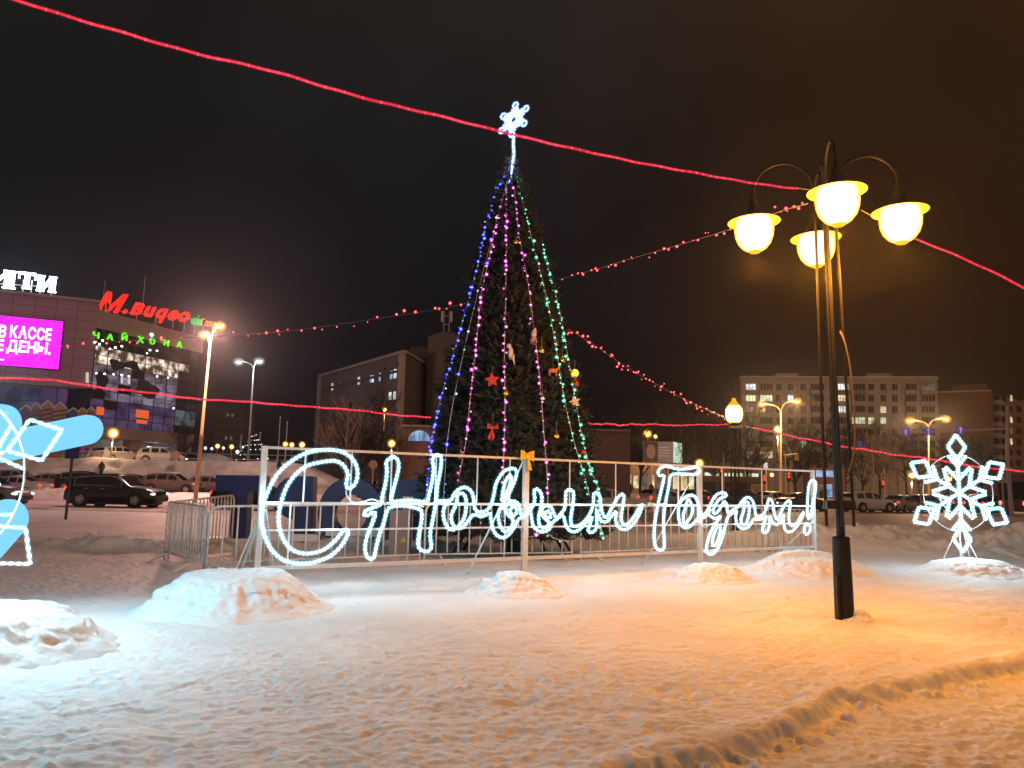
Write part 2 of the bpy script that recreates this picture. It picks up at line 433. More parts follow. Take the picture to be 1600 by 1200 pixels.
heap('large flat topped snow heap around the left post of the lit greeting sign', (-3.35, 9.75, 0), 1.24, 1.12, .42, 3, .42, .05, .15)
heap('pointed snow heap under the yellow bow at the middle post of the sign', (.12, 12.0, 0), .85, .72, .30, 5, .12, 0, .2)
heap('low snow heap at the foot of the third sign post, under the letter Г', (3.55, 13.9, 0), .85, .72, .24, 8, .25, .1, .2)
heap('wide snow heap at the right end of the sign, behind the black lamp post', (6.05, 15.3, 0), 1.5, 1.0, .28, 11, .42, .1, .18)
heap('broad low snow heap under the whole lit snowflake on the right', (9.5, 16.2, 0), 1.25, 1.0, .25, 14, .45, 0, .25)
heap('snow heap at the left picture edge under the cut off lit snowflake', (-5.05, 7.3, 0), 1.45, 1.05, .34, 17, .5, .1, .22)

# ------------------------------------------------------------------ the greeting sign
A0 = P(408, 790, 10.3); A0.z = 0; A1 = P(1271, 800, 16.5); A1.z = 0
SD = (A1 - A0); SL = SD.length; SD.normalize(); SN = Vector((SD.y, -SD.x, 0))      # SN looks to the camera
def SP(px, py, off=0.0): return VPL(px, py, A0 + SN * off, SD)
sign = thing('greeting_sign', 'long steel frame carrying the white glowing words С Новым Годом!', 'light sign', (A0.x, A0.y, 0), math.atan2(SD.y, SD.x))
def spt(t, z, off=0.0): return A0 + SD * t + SN * off + Vector((0, 0, z))
def tpx(px): return (SP(px, 780) - A0).dot(SD)
TP = [0.0, tpx(821), tpx(1093), SL]
ZT, ZM, ZL, ZB = 2.02, 1.285, .925, .435
for i, t in enumerate(TP):
    m_ = MB(); wd = .075 if i in (0, 3) else .095
    m_.box(spt(t, (ZT + .02 - .1) / 2 + .03), (wd, .06, ZT + .06), SD, SN, (0, 0, 1)); m_.box(spt(t, .03, -.02), (.2, .2, .012), SD, SN, (0, 0, 1))
    m_.build('post', STEELW, sign)
for i in range(3):
    a, b = TP[i] + .04, TP[i + 1] - .04
    for nm, z, h in (('top_rail', ZT, .035), ('middle_rail', ZM, .034), ('lower_rail', ZL, .026), ('bottom_rail', ZB, .055)):
        MB().bar(spt(a, z), spt(b, z), .03, h).build(nm, STEELW, sign)
for px in (474, 547, 610, 680, 745, 796, 890, 962, 1060, 1129, 1191):
    t = tpx(px); MB().bar(spt(t, ZM + .015, -.004), spt(t, ZT - .017, -.004), .02, .02).build('upright', STEELW, sign)
for px in (455, 790, 1195):
    t = tpx(px); MB().bar(spt(t, ZB, -.006), spt(t, ZM - .015, -.006), .018, .018).build('upright', STEELW, sign)
for t, z0, dt, back in ((.03, 1.25, -.42, -.1), (.03, 1.2, -.1, -.8), (.06, 1.2, .33, -.5), (TP[1] - .04, 1.98, -.55, -.8), (TP[2] - .04, 1.95, -.75, -.7), (TP[3], .95, .55, -.2), (TP[3] - .04, .95, -.5, -.6), (TP[3] - .02, .95, -.2, -.9)):
    q = spt(t + dt, 0, back); q.z = gz(q.x, q.y) + .02
    MB().bar(spt(t, z0, -.02), q, .035, .02).build('brace', STEELW, sign)
def TT(ox, oy, s, pts): return [(ox + x / s, oy + y / s) for x, y in pts]
LET = {}
LET['С'] = [(1, TT(400, 690, 6, [(850, 820), (868, 850), (830, 930), (780, 1000), (700, 1070), (600, 1115), (490, 1140), (380, 1140), (280, 1120), (200, 1070), (130, 990), (85, 890), (60, 790), (55, 690), (75, 570), (110, 470), (160, 370), (230, 270), (310, 200), (400, 140), (500, 100), (610, 80), (720, 78), (810, 98), (880, 140), (930, 200), (952, 280), (945, 360), (915, 415), (875, 440), (848, 425), (850, 370), (862, 310), (840, 250), (800, 205), (740, 180), (660, 185), (570, 200), (480, 225), (400, 280), (340, 345), (285, 430), (250, 520), (225, 610), (212, 700), (218, 800), (250, 900), (300, 980), (370, 1030), (460, 1050), (560, 1040), (650, 1005), (730, 940), (790, 870), (825, 825)]))]
LET['Н'] = [(1, TT(560, 690, 6, [(262, 190), (320, 145), (365, 165), (378, 230), (360, 330), (325, 460), (308, 545), (320, 562), (480, 550), (640, 565), (655, 520), (690, 380), (705, 250), (695, 170), (720, 128), (770, 135), (778, 190), (765, 290), (740, 420), (730, 540), (715, 640), (690, 770), (672, 880), (685, 980), (665, 1022), (630, 1030), (585, 1015), (560, 975), (565, 880), (590, 760), (595, 660), (560, 630), (470, 605), (370, 602), (290, 620), (265, 660), (235, 770), (195, 880), (165, 1000), (150, 1080), (120, 1105), (85, 1085), (65, 1030), (65, 960), (95, 850), (140, 740), (160, 680), (140, 660), (80, 695), (52, 685), (60, 655), (130, 620), (205, 590), (225, 510), (255, 390), (268, 270)]))]
LET['о'] = [(0, TT(680, 720, 8.572, [(10, 535), (200, 530), (250, 450), (310, 385), (390, 355), (460, 385), (505, 455), (520, 560), (535, 650), (600, 690), (680, 670), (735, 615), (765, 540)])),
            (0, TT(680, 720, 8.572, [(200, 530), (140, 590), (110, 680), (120, 790), (165, 890), (230, 925), (300, 890), (370, 800), (405, 700), (415, 580), (405, 480), (350, 430), (295, 470), (290, 560), (250, 650), (215, 730), (225, 830), (265, 895)])),
            (0, TT(680, 720, 8.572, [(310, 905), (370, 890), (430, 820), (490, 740), (540, 720), (620, 745), (720, 705)]))]
LET['в'] = [(0, TT(680, 720, 8.572, [(765, 540), (790, 430), (810, 320), (860, 220), (920, 140), (990, 110), (1060, 105), (1090, 150), (1075, 240), (1030, 350), (980, 460), (910, 580), (860, 660), (845, 760), (875, 880), (930, 950), (1000, 910), (1045, 830), (1030, 770), (980, 730), (945, 660), (960, 590), (1020, 540), (1090, 555), (1130, 620), (1140, 700), (1170, 750), (1230, 700), (1280, 620)])),
            (0, TT(680, 720, 8.572, [(890, 540), (905, 420), (940, 280), (1000, 185), (1020, 240), (985, 360), (940, 450), (895, 540)])),
            (0, TT(680, 720, 8.572, [(735, 690), (750, 800), (775, 920), (830, 1000), (910, 1030), (990, 985), (1060, 890), (1120, 780), (1200, 740)])),
            (1, TT(680, 720, 8.572, [(1050, 610), (1095, 660), (1055, 740), (1000, 670)]))]
LET['ы'] = [(0, TT(810, 740, 8, [(150, 440), (185, 400), (205, 310), (195, 220), (225, 190), (275, 230), (295, 310), (280, 420), (255, 540), (260, 630), (300, 680), (360, 660), (385, 610), (340, 570), (295, 510), (300, 430), (355, 400), (410, 420), (440, 490), (475, 550), (540, 490), (575, 440), (590, 340), (600, 215), (680, 215), (690, 290), (675, 420), (655, 560), (665, 640), (720, 660), (800, 620), (870, 540), (920, 450)])),
            (0, TT(810, 740, 8, [(150, 440), (165, 560), (190, 660), (250, 715), (320, 725), (390, 690), (425, 610), (480, 570), (555, 520), (580, 600), (610, 680), (670, 725), (740, 715), (810, 650), (870, 590), (920, 540)])),
            (1, TT(810, 740, 8, [(350, 470), (400, 500), (395, 560), (330, 520)]))]
LET['м'] = [(0, TT(810, 740, 8, [(920, 450), (940, 340), (945, 245), (1005, 250), (1025, 340), (1040, 450), (1080, 550), (1130, 500), (1190, 390), (1250, 290), (1305, 255), (1320, 300), (1300, 430), (1285, 560), (1310, 630), (1365, 630), (1430, 560), (1500, 450), (1555, 380)])),
            (0, TT(810, 740, 8, [(1555, 385), (1520, 490), (1460, 600), (1390, 675), (1310, 700), (1245, 660), (1215, 580), (1225, 470), (1160, 540), (1095, 605), (1040, 590), (1000, 520), (975, 450), (980, 570), (975, 680), (920, 735), (870, 715), (900, 620), (925, 540)]))]
LET['Г'] = [(1, TT(700, 660, 4, [(1312, 320), (1325, 288), (1370, 275), (1440, 292), (1520, 286), (1560, 280), (1572, 310), (1540, 325), (1460, 322), (1395, 330), (1380, 400), (1360, 500), (1348, 600), (1350, 700), (1350, 785), (1320, 797), (1295, 770), (1288, 690), (1300, 580), (1322, 470), (1345, 370), (1350, 332), (1325, 333)]))]
LET['о_'] = [(0, TT(1000, 660, 4, [(288, 462), (330, 455), (358, 490), (370, 550), (376, 598), (412, 585), (440, 545)])),
             (0, TT(1000, 660, 4, [(288, 462), (252, 500), (240, 560), (250, 630), (285, 660), (325, 640), (365, 598)])),
             (1, TT(1000, 660, 4, [(300, 480), (325, 520), (325, 570), (300, 615), (278, 635), (270, 585), (285, 530)]))]
LET['д'] = [(0, TT(1090, 720, 8, [(0, 690), (70, 675), (130, 615), (165, 540), (205, 460), (260, 410), (330, 400), (362, 425), (345, 450), (295, 460), (240, 520), (205, 590), (195, 650), (230, 655), (270, 610), (305, 550), (340, 510), (362, 545), (370, 610), (380, 650), (440, 615), (510, 570), (540, 530)])),
            (0, TT(1090, 720, 8, [(110, 650), (170, 700), (230, 720), (290, 690), (220, 790), (160, 900), (120, 1030), (110, 1130), (150, 1170), (210, 1150), (270, 1060), (310, 950), (345, 820), (370, 720), (400, 680), (490, 620)])),
            (1, TT(1090, 720, 8, [(270, 800), (285, 860), (260, 980), (215, 1060), (185, 1050), (195, 950), (235, 850)]))]
LET['о__'] = [(0, TT(1090, 720, 8, [(540, 530), (580, 480), (630, 455), (680, 490), (710, 560), (720, 640), (735, 690), (790, 690), (840, 640), (870, 560)])),
              (0, TT(1090, 720, 8, [(490, 620), (478, 690), (485, 760), (515, 820), (570, 850), (630, 830), (670, 780), (705, 725), (740, 735), (800, 725), (862, 700)])),
              (1, TT(1090, 720, 8, [(580, 540), (610, 505), (640, 545), (645, 630), (630, 720), (600, 795), (560, 795), (540, 740), (560, 670), (580, 610)]))]
LET['м_'] = [(0, TT(1090, 720, 8, [(870, 560), (890, 480), (925, 490), (945, 560), (960, 660), (990, 735), (1020, 700), (1060, 600), (1110, 520), (1150, 497), (1162, 530), (1150, 610), (1140, 710), (1155, 790), (1195, 815), (1245, 775), (1290, 690), (1330, 640), (1310, 700), (1260, 790), (1205, 860), (1150, 890), (1100, 870), (1078, 800), (1072, 720), (1078, 670)])),
             (0, TT(1090, 720, 8, [(1078, 670), (1040, 755), (985, 798), (935, 765), (905, 690), (898, 800), (870, 885), (832, 900), (810, 865), (830, 780), (862, 700)]))]
LET['!'] = [(1, TT(1090, 720, 8, [(1392, 300), (1420, 250), (1460, 250), (1480, 290), (1470, 390), (1450, 500), (1430, 600), (1402, 710), (1382, 720), (1372, 650), (1375, 500), (1382, 380)])),
            (1, TT(1090, 720, 8, [(1340, 810), (1375, 785), (1405, 815), (1405, 870), (1370, 920), (1335, 890)]))]
def rope(mb, pts, closed, r=.0185, step=.030, bloom_r=.044, beads=True):
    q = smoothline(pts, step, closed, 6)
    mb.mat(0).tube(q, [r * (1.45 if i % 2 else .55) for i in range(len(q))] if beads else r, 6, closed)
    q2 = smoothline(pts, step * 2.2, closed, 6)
    mb.mat(1).tube(q2, bloom_r, 8, closed)  # wider outer tube added only as glow around the rope
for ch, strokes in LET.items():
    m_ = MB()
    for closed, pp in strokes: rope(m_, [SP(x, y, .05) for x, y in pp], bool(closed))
    o = m_.build('letter', [LEDW, LED_BLOOM], sign, smooth=True, recalc=False)
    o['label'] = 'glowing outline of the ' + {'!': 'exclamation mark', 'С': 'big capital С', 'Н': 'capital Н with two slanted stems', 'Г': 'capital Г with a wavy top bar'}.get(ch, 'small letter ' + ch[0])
def plight(parent, p, col, power, rad=.15):
    l = bpy.data.lights.new('lamp_light', 'POINT'); l.energy = power; l.color = col; l.shadow_soft_size = rad
    o = bpy.data.objects.new('lamp_light', l); C.objects.link(o); o.parent = parent; org, rz = ORG[parent.name]
    v = Vector(p) - org; o.location = Matrix.Rotation(-rz, 3, 'Z') @ v if rz else v
LEDC = (.50, .86, 1.0)
for px, py, pw in ((430, 780, 190), (520, 830, 150), (580, 790, 170), (670, 780, 170), (730, 795, 150), (795, 790, 170), (850, 800, 140), (915, 800, 150), (975, 800, 120), (1050, 790, 170), (1080, 800, 120), (1125, 810, 150), (1165, 800, 120), (1225, 800, 120), (1266, 800, 110)):
    plight(sign, SP(px, py, .10), LEDC, pw * .115, .22)
# unlit joining cables
cabm = mat('clear_cable', (.55, .6, .6), .3)
for pp in ([(542, 763), (541, 772), (550, 784), (566, 784), (580, 780), (592, 783)], [(605, 785), (635, 784), (655, 790), (662, 792)], [(1090, 812), (1094, 820), (1102, 824), (1110, 819), (1118, 818)], [(1012, 785), (1030, 788), (1042, 784)]):
    MB().tube(smoothline([SP(x, y, .06) for x, y in pp], .03), .009, 6).build('cable', cabm, sign, smooth=True)
# yellow bow on the middle post
bc = SP(823, 712, .07); YEL = mat('yellow_ribbon', (.75, .42, .02), .55)
bow = thing('ribbon_bow', 'yellow ribbon bow tied on top of the sign\'s middle post', 'bow', bc, math.atan2(SD.y, SD.x))
for sx in (-1, 1):
    m_ = MB(); vs = []
    for k, (a, b, c_) in enumerate([(0, .035, .0), (.06, .07, .03), (.125, .085, .035), (.125, -.085, .03), (.06, -.06, .03), (0, -.035, 0)]): vs.append((sx * a, -c_, b))
    m_.prism(vs, (0, .025, 0)); m_.build('loop', YEL, bow, local=True)
m_ = MB(); m_.ball((0, -.03, 0), .035, 8, 6, (1, .7, 1.1)); m_.build('knot', YEL, bow, local=True)
m_ = MB(); m_.prism([(.015, -.01, -.03), (.05, -.01, -.05), (.10, -.02, -.24), (.06, -.02, -.22), (.035, -.02, -.25)], (0, .012, 0)); m_.build('tail', YEL, bow, local=True)

# ------------------------------------------------------------------ LED snowflakes
def flake(name, label, c, ax, scale, roll, base_z, r=.026, bloom_r=.05, bloom_m=LED_BLOOM, legs=True):
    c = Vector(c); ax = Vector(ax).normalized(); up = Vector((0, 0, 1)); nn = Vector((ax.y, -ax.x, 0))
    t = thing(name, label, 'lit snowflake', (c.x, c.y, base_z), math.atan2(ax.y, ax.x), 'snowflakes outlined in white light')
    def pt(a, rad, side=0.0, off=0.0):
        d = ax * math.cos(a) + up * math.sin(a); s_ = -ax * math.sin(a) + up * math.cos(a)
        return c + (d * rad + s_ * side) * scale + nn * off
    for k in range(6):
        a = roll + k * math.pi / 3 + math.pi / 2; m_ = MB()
        q = lambda *p: rope(m_, p, False, r, .036, bloom_r)
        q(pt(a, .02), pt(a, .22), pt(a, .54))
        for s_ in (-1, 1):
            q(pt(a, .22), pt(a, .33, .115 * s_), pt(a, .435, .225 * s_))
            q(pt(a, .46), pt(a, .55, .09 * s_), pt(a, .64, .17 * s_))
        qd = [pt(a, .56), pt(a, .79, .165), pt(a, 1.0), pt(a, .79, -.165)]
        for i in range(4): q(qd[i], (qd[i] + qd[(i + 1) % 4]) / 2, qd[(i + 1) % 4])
        o = m_.build('arm', [LEDW, bloom_m], t, smooth=True, recalc=False)
    for rad in (.36, .655):
        m_ = MB(); m_.tube([pt(2 * math.pi * i / 56, rad, 0, -.035) for i in range(56)], .009, 6, True); m_.build('ring', STEELW, t, smooth=True)
    if legs:
        for dx, dy in ((-.42, .3), (-.24, -.35), (.0, .1), (.3, -.3), (.46, .3)):
            q0 = c - up * .62 * scale - nn * .04 + ax * dx * .15; q1 = c + ax * dx * .9 - nn * dy * .9
            q1.z = gz(q1.x, q1.y) + .02
            MB().tube([q0, q1], .011, 6).build('leg', STEELW, t)
    for dx, dz, pw in ((0, .55, 60), (-.7, -.3, 55), (.7, -.3, 55), (0, -.85, 30)): plight(t, c + ax * dx + up * dz * scale + nn * .12, LEDC, pw, .3)
    return t
fc = P(1499, 770, 16.5)
flake('snowflake_light', 'whole standing snowflake of white light on the right, by the road', fc, (1, .12, 0), 1.235, 0.01, 0, .027, .060)
fl = P(-98, 746, 7.4)
left_flake = flake('snowflake_light', 'snowflake of white light cut off by the left picture edge', fl, (1, -.05, 0), 1.27, R(-8), 0, .013, .028)
for dx, dz, pw in ((.6, 1.05, 190), (.1, 1.15, 190), (.75, .55, 90)): plight(left_flake, fl + Vector((dx, -.15, dz)), (.50, .88, 1.0), pw, .3)

# flat lit blue snowflake board behind the left one
BLUE = emit('lit_blue_acrylic', (.22, .64, 1.0), 1.12)
BLUEE = emit('lit_blue_edge', (.30, .75, 1.0), 1.5)
YB = 8.3
bb = P(-60, 760, YB)
board = thing('snowflake_board', 'plain glowing blue snowflake board with thick rounded arms at the left edge', 'lit snowflake', (bb.x, bb.y, 0))
def capsule(m_, a, b, ra, rb, Y, th, n=14):
    a, b = P(*a, Y), P(*b, Y); s = Y / F; d = (b - a).normalized(); sd = Vector((d.z, 0, -d.x)); poly = []
    for i in range(n + 1):
        t = -math.pi / 2 + math.pi * i / n; poly.append(b + (d * math.cos(t) + sd * math.sin(t)) * rb * s)
    for i in range(n + 1):
        t = math.pi / 2 + math.pi * i / n; poly.append(a + (d * math.cos(t) + sd * math.sin(t)) * ra * s)
    m_.prism(poly, (0, th, 0))
for i, (a, b, ra, rb) in enumerate((((-110, 722), (134, 671), 23, 23), ((-90, 800), (-2, 662), 30, 31), ((-120, 960), (8, 812), 30, 31), ((-60, 925), (-75, 720), 34, 34))):
    m_ = MB(); capsule(m_, a, b, ra, rb, YB + i * .012, .06); m_.build('arm', BLUE, board)
m_ = MB(); pz = P(-66, 920, YB + .04); m_.box((pz.x, pz.y + .08, pz.z / 2), (.12, .1, pz.z)); m_.build('stand', STEELW, board)

# ------------------------------------------------------------------ crowd barriers
def barrier(label, a, b, n=15, h=1.1):
    a, b = Vector((a[0], a[1], 0)), Vector((b[0], b[1], 0)); za, zb = gz(a.x, a.y), gz(b.x, b.y)
    d = b - a; L = d.length; d.normalize(); nn = Vector((-d.y, d.x, 0))
    t = thing('crowd_barrier', label, 'barrier', ((a.x + b.x) / 2, (a.y + b.y) / 2, 0), math.atan2(d.y, d.x), 'steel crowd barriers around the tree')
    def q(s, z): return a + d * s + Vector((0, 0, z + za + (zb - za) * s / L))
    rc = .16; zb0 = .16; pts = [q(0, .02), q(0, h - rc)]
    for i in range(1, 6): an = math.pi - i / 6 * math.pi / 2; pts.append(q(rc + rc * math.cos(an), h - rc + rc * math.sin(an)))
    pts += [q(rc, h), q(L - rc, h)]
    for i in range(1, 6): an = math.pi / 2 - i / 6 * math.pi / 2; pts.append(q(L - rc + rc * math.cos(an), h - rc + rc * math.sin(an)))
    pts += [q(L, h - rc), q(L, .02)]
    m_ = MB(); m_.tube(pts, .021, 8); m_.build('frame', GALV, t, smooth=True)
    MB().tube([q(.0, zb0), q(L, zb0)], .016, 8).build('bottom_rail', GALV, t, smooth=True)
    for i in range(1, n + 1):
        s = L * i / (n + 1); MB().tube([q(s, zb0), q(s, h)], .016, 6).build('bar', GALV, t, smooth=True)
    for s in (.28 if L > 1 else .1, L - .28):
        for sg in (-1, 1):
            m_ = MB(); p_ = q(s, zb0); e_ = p_ + nn * .36 * sg; e_.z = gz(e_.x, e_.y) + .02
            m_.tube([p_, p_ + nn * .13 * sg - Vector((0, 0, .03)), e_ , e_ + nn * .05 * sg], .02, 6); m_.build('foot', GALV, t)
    return t
B0 = G(321, 896); B1 = G(655, 890); B2 = G(662, 890); B3 = G(893, 884); B4 = G(907, 884); B5 = G(1098, 873); B6 = G(1104, 873); B7 = G(1212, 866); B8 = G(1262, 859)
barrier('long steel barrier behind the big letter С, nearest the left heap', B0, B1, 15)
barrier('steel barrier behind the letters о and в, in front of the tree', B2, B3, 13)
barrier('steel barrier behind the gap before the letter Г', B4, B5, 13)
barrier('steel barrier behind the letters д and о at the right', B6, B7, 9)
barrier('short far right steel barrier behind the last letter м', G(1216, 866), G(1268, 860), 5)
K0 = G(256, 878)
barrier('steel barrier turned sideways at the left end of the enclosure', (K0.x, K0.y), (B0.x - .05, B0.y + .02), 14)
K1 = G(410, 845, 0); 
barrier('steel barrier at the back left, reaching to the blue letter T', (K0.x + .05, K0.y + .06), (P(372, 800, 17.9).x, 17.6), 16)
# ------------------------------------------------------------------ main black street lamp
LB = G(1320, 967); LX0, LY0 = LB.x, LB.y
def zl(py, px=1300): return P(px, py, LY0).z
lamp = thing('street_lamp', 'tall black street lamp with four glowing egg shaped globes on curved arms', 'street lamp', (LX0, LY0, 0))
gz0 = gz(LX0, LY0)
m_ = MB(); m_.lathe((LX0, LY0, 0), [(.118, gz0 - .1), (.116, gz0 + .4), (.108, zl(846)), (.108, zl(840)), (.095, zl(838)), (.05, zl(838) + .003)], 28); m_.build('base_sleeve', BLACK, lamp, smooth=True)
m_ = MB(); m_.box((LX0 - .105, LY0 - .075, gz0 + .28), (.035, .07, .52)); m_.box((LX0 - .108, LY0 - .078, gz0 + .30), (.04, .04, .03)); m_.build('access_door', BLACK, lamp)
ZTOP = zl(262)
m_ = MB(); m_.lathe((LX0, LY0, 0), [(.055, zl(838)), (.052, zl(700)), (.045, zl(500)), (.038, zl(330)), (.032, ZTOP), (.045, ZTOP + .01), (.02, ZTOP + .06), (.001, ZTOP + .09)], 20); m_.build('pole', BLACK, lamp, smooth=True)
m_ = MB(); m_.box((LX0, LY0, zl(788)), (.34, .34, .11), (.966, -.259, 0), (.259, .966, 0)); m_.build('rod_clamp', BLACK, lamp)
WH = mat('dish_amber_lit', (.85, .56, .012), .5)  # globe's amber light put into the reflector's base colour
GLOBE = bpy.data.materials.new('sodium_globe'); GLOBE.use_nodes = True; nt = GLOBE.node_tree; nt.nodes.clear()
_o = nt.nodes.new('ShaderNodeOutputMaterial'); _e = nt.nodes.new('ShaderNodeEmission'); _l = nt.nodes.new('ShaderNodeLayerWeight'); _l.inputs[0].default_value = .5
_r = nt.nodes.new('ShaderNodeValToRGB'); _r.color_ramp.elements[0].position = .22; _r.color_ramp.elements[1].position = .80
_r.color_ramp.elements[0].color = (1, .66, .22, 1); _r.color_ramp.elements[1].color = (.55, .20, .004, 1)
nt.links.new(_l.outputs['Facing'], _r.inputs[0]); nt.links.new(_r.outputs[0], _e.inputs[0]); _e.inputs[1].default_value = 7.0; nt.links.new(_e.outputs[0], _o.inputs[0])
GLOBET = emit('sodium_globe_tip', (1.0, .42, .02), 1.6, False)
ZDISH = zl(338); RA = .93
for k in range(4):
    an = R(-14) + k * math.pi / 2; d = Vector((math.cos(an), math.sin(an), 0))
    def q(r, z): return Vector((LX0, LY0, z)) + d * r
    m_ = MB(); m_.tube([q(.165, zl(822)), q(.160, zl(650)), q(.145, zl(500)), q(.13, zl(360)), q(.125, zl(320))], .021, 8); m_.build('rod', BLACK, lamp, smooth=True)
    pts = [q(.125, zl(322)), q(.13, zl(300))]
    za = zl(296); ht = .42; mid = (.14 + RA) / 2; hw = (RA - .14) / 2
    for i in range(0, 13):
        t = math.pi * (1 - i / 12); pts.append(q(mid + hw * math.cos(t), za + ht * math.sin(t)))
    pts.append(q(RA, za - .05))
    m_ = MB(); m_.tube(smoothline(pts, .05), .020, 8); m_.build('arm', BLACK, lamp, smooth=True)
    cpt = q(RA, ZDISH)
    hd = bpy.data.objects.new('lamp_head', None); C.objects.link(hd); hd.parent = lamp; ORG[hd.name] = ORG[lamp.name]
    m_ = MB(); m_.lathe(cpt, [(.02, .40), (.035, .38), (.037, .30), (.06, .28), (.075, .20), (.13, .10), (.17, .05), (.22, .04), (.352, .0), (.357, -.008), (.352, -.014)], 32); m_.build('shade', BLACK, hd, smooth=True)
    m_ = MB(); m_.lathe(cpt, [(.352, -.0145), (.30, -.005), (.24, .012)], 32); m_.build('reflector', WH, hd, smooth=True)
    m_ = MB(); m_.lathe(cpt, [(.238, .03), (.260, -.05), (.264, -.13), (.253, -.22), (.220, -.31), (.160, -.385), (.09, -.43)], 28)
    m_.mat(1).lathe(cpt, [(.09, -.43), (.06, -.453), (.001, -.462)], 28); m_.build('globe', [GLOBE, GLOBET], hd, smooth=True)
    plight(lamp, cpt - Vector((0, 0, .60)), (1.0, .335, .028), 430, .14)
m_ = MB(); m_.tube(smoothline([Vector((LX0 + .08, LY0 - .1, zl(520))), Vector((LX0 + .12, LY0 - .16, zl(545))), Vector((LX0 + .17, LY0 - .17, zl(600))), Vector((LX0 + .19, LY0 - .12, zl(690))), Vector((LX0 + .1, LY0 - .1, zl(740)))], .06), .011, 6); m_.build('cable', mat('yellowed_cable', (.12, .09, .06), .6), lamp, smooth=True)
lamp.rotation_euler = (0, -.0155, 0)
heap('tiny snow pile against the foot of the black street lamp', (LX0 + .14, LY0 - .04, 0), .22, .20, .10, 21, .2, 0, .3)

# ------------------------------------------------------------------ the decorated tree
TX, TY = P(805, 700, 17.0).x, 17.0
AP = P(799, 250, TY); TZ = AP.z; ZB0 = .42
TG = gz(TX, TY)
tree = thing('christmas_tree', 'tall dark artificial fir tree topped with a white lit snowflake', 'tree', (TX, TY, 0))
def trad(z):
    t = min(max((TZ - z) / (TZ - 1.5), 0), 1.25); return 1.97 * t ** .84 + .02
def tax(z):
    k = (z / TZ); return TX + (AP.x - TX) * k
needle = bpy.data.materials.new('fir_needles'); needle.use_nodes = True
nt = needle.node_tree; b = nt.nodes['Principled BSDF']; b.inputs['Roughness'].default_value = .65
tcn = nt.nodes.new('ShaderNodeTexCoord'); nn_ = nt.nodes.new('ShaderNodeTexNoise'); nn_.inputs['Scale'].default_value = 2.6; nn_.inputs['Detail'].default_value = 4
rr_ = nt.nodes.new('ShaderNodeValToRGB'); rr_.color_ramp.elements[0].position = .35; rr_.color_ramp.elements[1].position = .68
rr_.color_ramp.elements[0].color = (.008, .017, .013, 1); rr_.color_ramp.elements[1].color = (.036, .034, .028, 1)
nt.links.new(tcn.outputs['Object'], nn_.inputs[0]); nt.links.new(nn_.outputs[0], rr_.inputs[0]); nt.links.new(rr_.outputs[0], b.inputs['Base Color'])
BARK = mat('dark_bark', (.035, .028, .022), .9)
rng = random.Random(3)
def fir_crown(cx, z0, z1, radf, n, size, axf, seed, needles=20):
    rg = random.Random(seed); V = []; Fc = []
    for i in range(n):
        u = rg.random(); z = z1 - (z1 - z0) * math.sqrt(u) if rg.random() < .8 else z1 - (z1 - z0) * u
        a = rg.random() * 2 * math.pi; tier = .93 + .07 * math.sin(z * 9 + 2 * math.sin(a * 3))
        rad = radf(z) * (tier - .08 + .13 * rg.random() - .14 * rg.random() ** 2); sz = size * (.7 + .6 * rg.random()) * (.55 + .45 * min(1, radf(z) / .9))
        d = Vector((math.cos(a), math.sin(a), -.05 + .45 * rg.random())).normalized()
        base = Vector((axf(z) + math.cos(a) * rad, cx[1] + math.sin(a) * rad, z)) - d * sz * .48
        up = Vector((0, 0, 1)); sdv = d.cross(up).normalized(); u2 = sdv.cross(d)
        # a sprig: three twigs, each set with short needles
        for tw in range(3):
            tp = (-.75, 0, .75)[tw] + rg.uniform(-.2, .2); td = (d * math.cos(tp) + sdv * math.sin(tp) + u2 * rg.uniform(-.25, .35)).normalized()
            ts = td.cross(u2).normalized(); L = sz * (1.0 if tw == 1 else .8)
            for k in range(needles // 3):
                s = (k + .5) / (needles / 3); p = base + td * L * s; ro = rg.random() * 6.283
                nd = (td * (.75 + .3 * rg.random()) + (ts * math.cos(ro) + u2 * math.sin(ro)) * .85).normalized()
                wv = nd.cross(td).normalized() * .0125 * (1 + .4 * rg.random()) * (size / .3); ln = sz * (.38 - .12 * s)
                j = len(V); V += [p - wv, p + wv, p + nd * ln + wv * .3, p + nd * ln - wv * .3]; Fc.append((j, j + 1, j + 2, j + 3))
    return V, Fc
V, Fc = fir_crown((TX, TY), .55, TZ, trad, 3600, .35, tax, 5, 33)
m_ = MB(); m_.add(V, Fc); m_.build('crown', needle, tree, recalc=False)
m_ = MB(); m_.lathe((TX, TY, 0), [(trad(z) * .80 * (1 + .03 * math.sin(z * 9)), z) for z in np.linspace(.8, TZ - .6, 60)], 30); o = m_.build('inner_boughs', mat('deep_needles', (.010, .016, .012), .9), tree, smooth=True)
m_ = MB(); m_.cyl((TX, TY, TG - .1), (TX, TY, TZ - .3), .16, .03, 14); m_.build('trunk', BARK, tree, smooth=True)
for a in range(8):
    an = a * math.pi / 4 + .2; m_ = MB(); m_.bar((TX + 1.35 * math.cos(an), TY + 1.35 * math.sin(an), gz(TX + 1.35 * math.cos(an), TY + 1.35 * math.sin(an)) - .02), (TX + .5 * math.cos(an), TY + .5 * math.sin(an), 1.4), .05); m_.build('stand_leg', BLACK, tree)
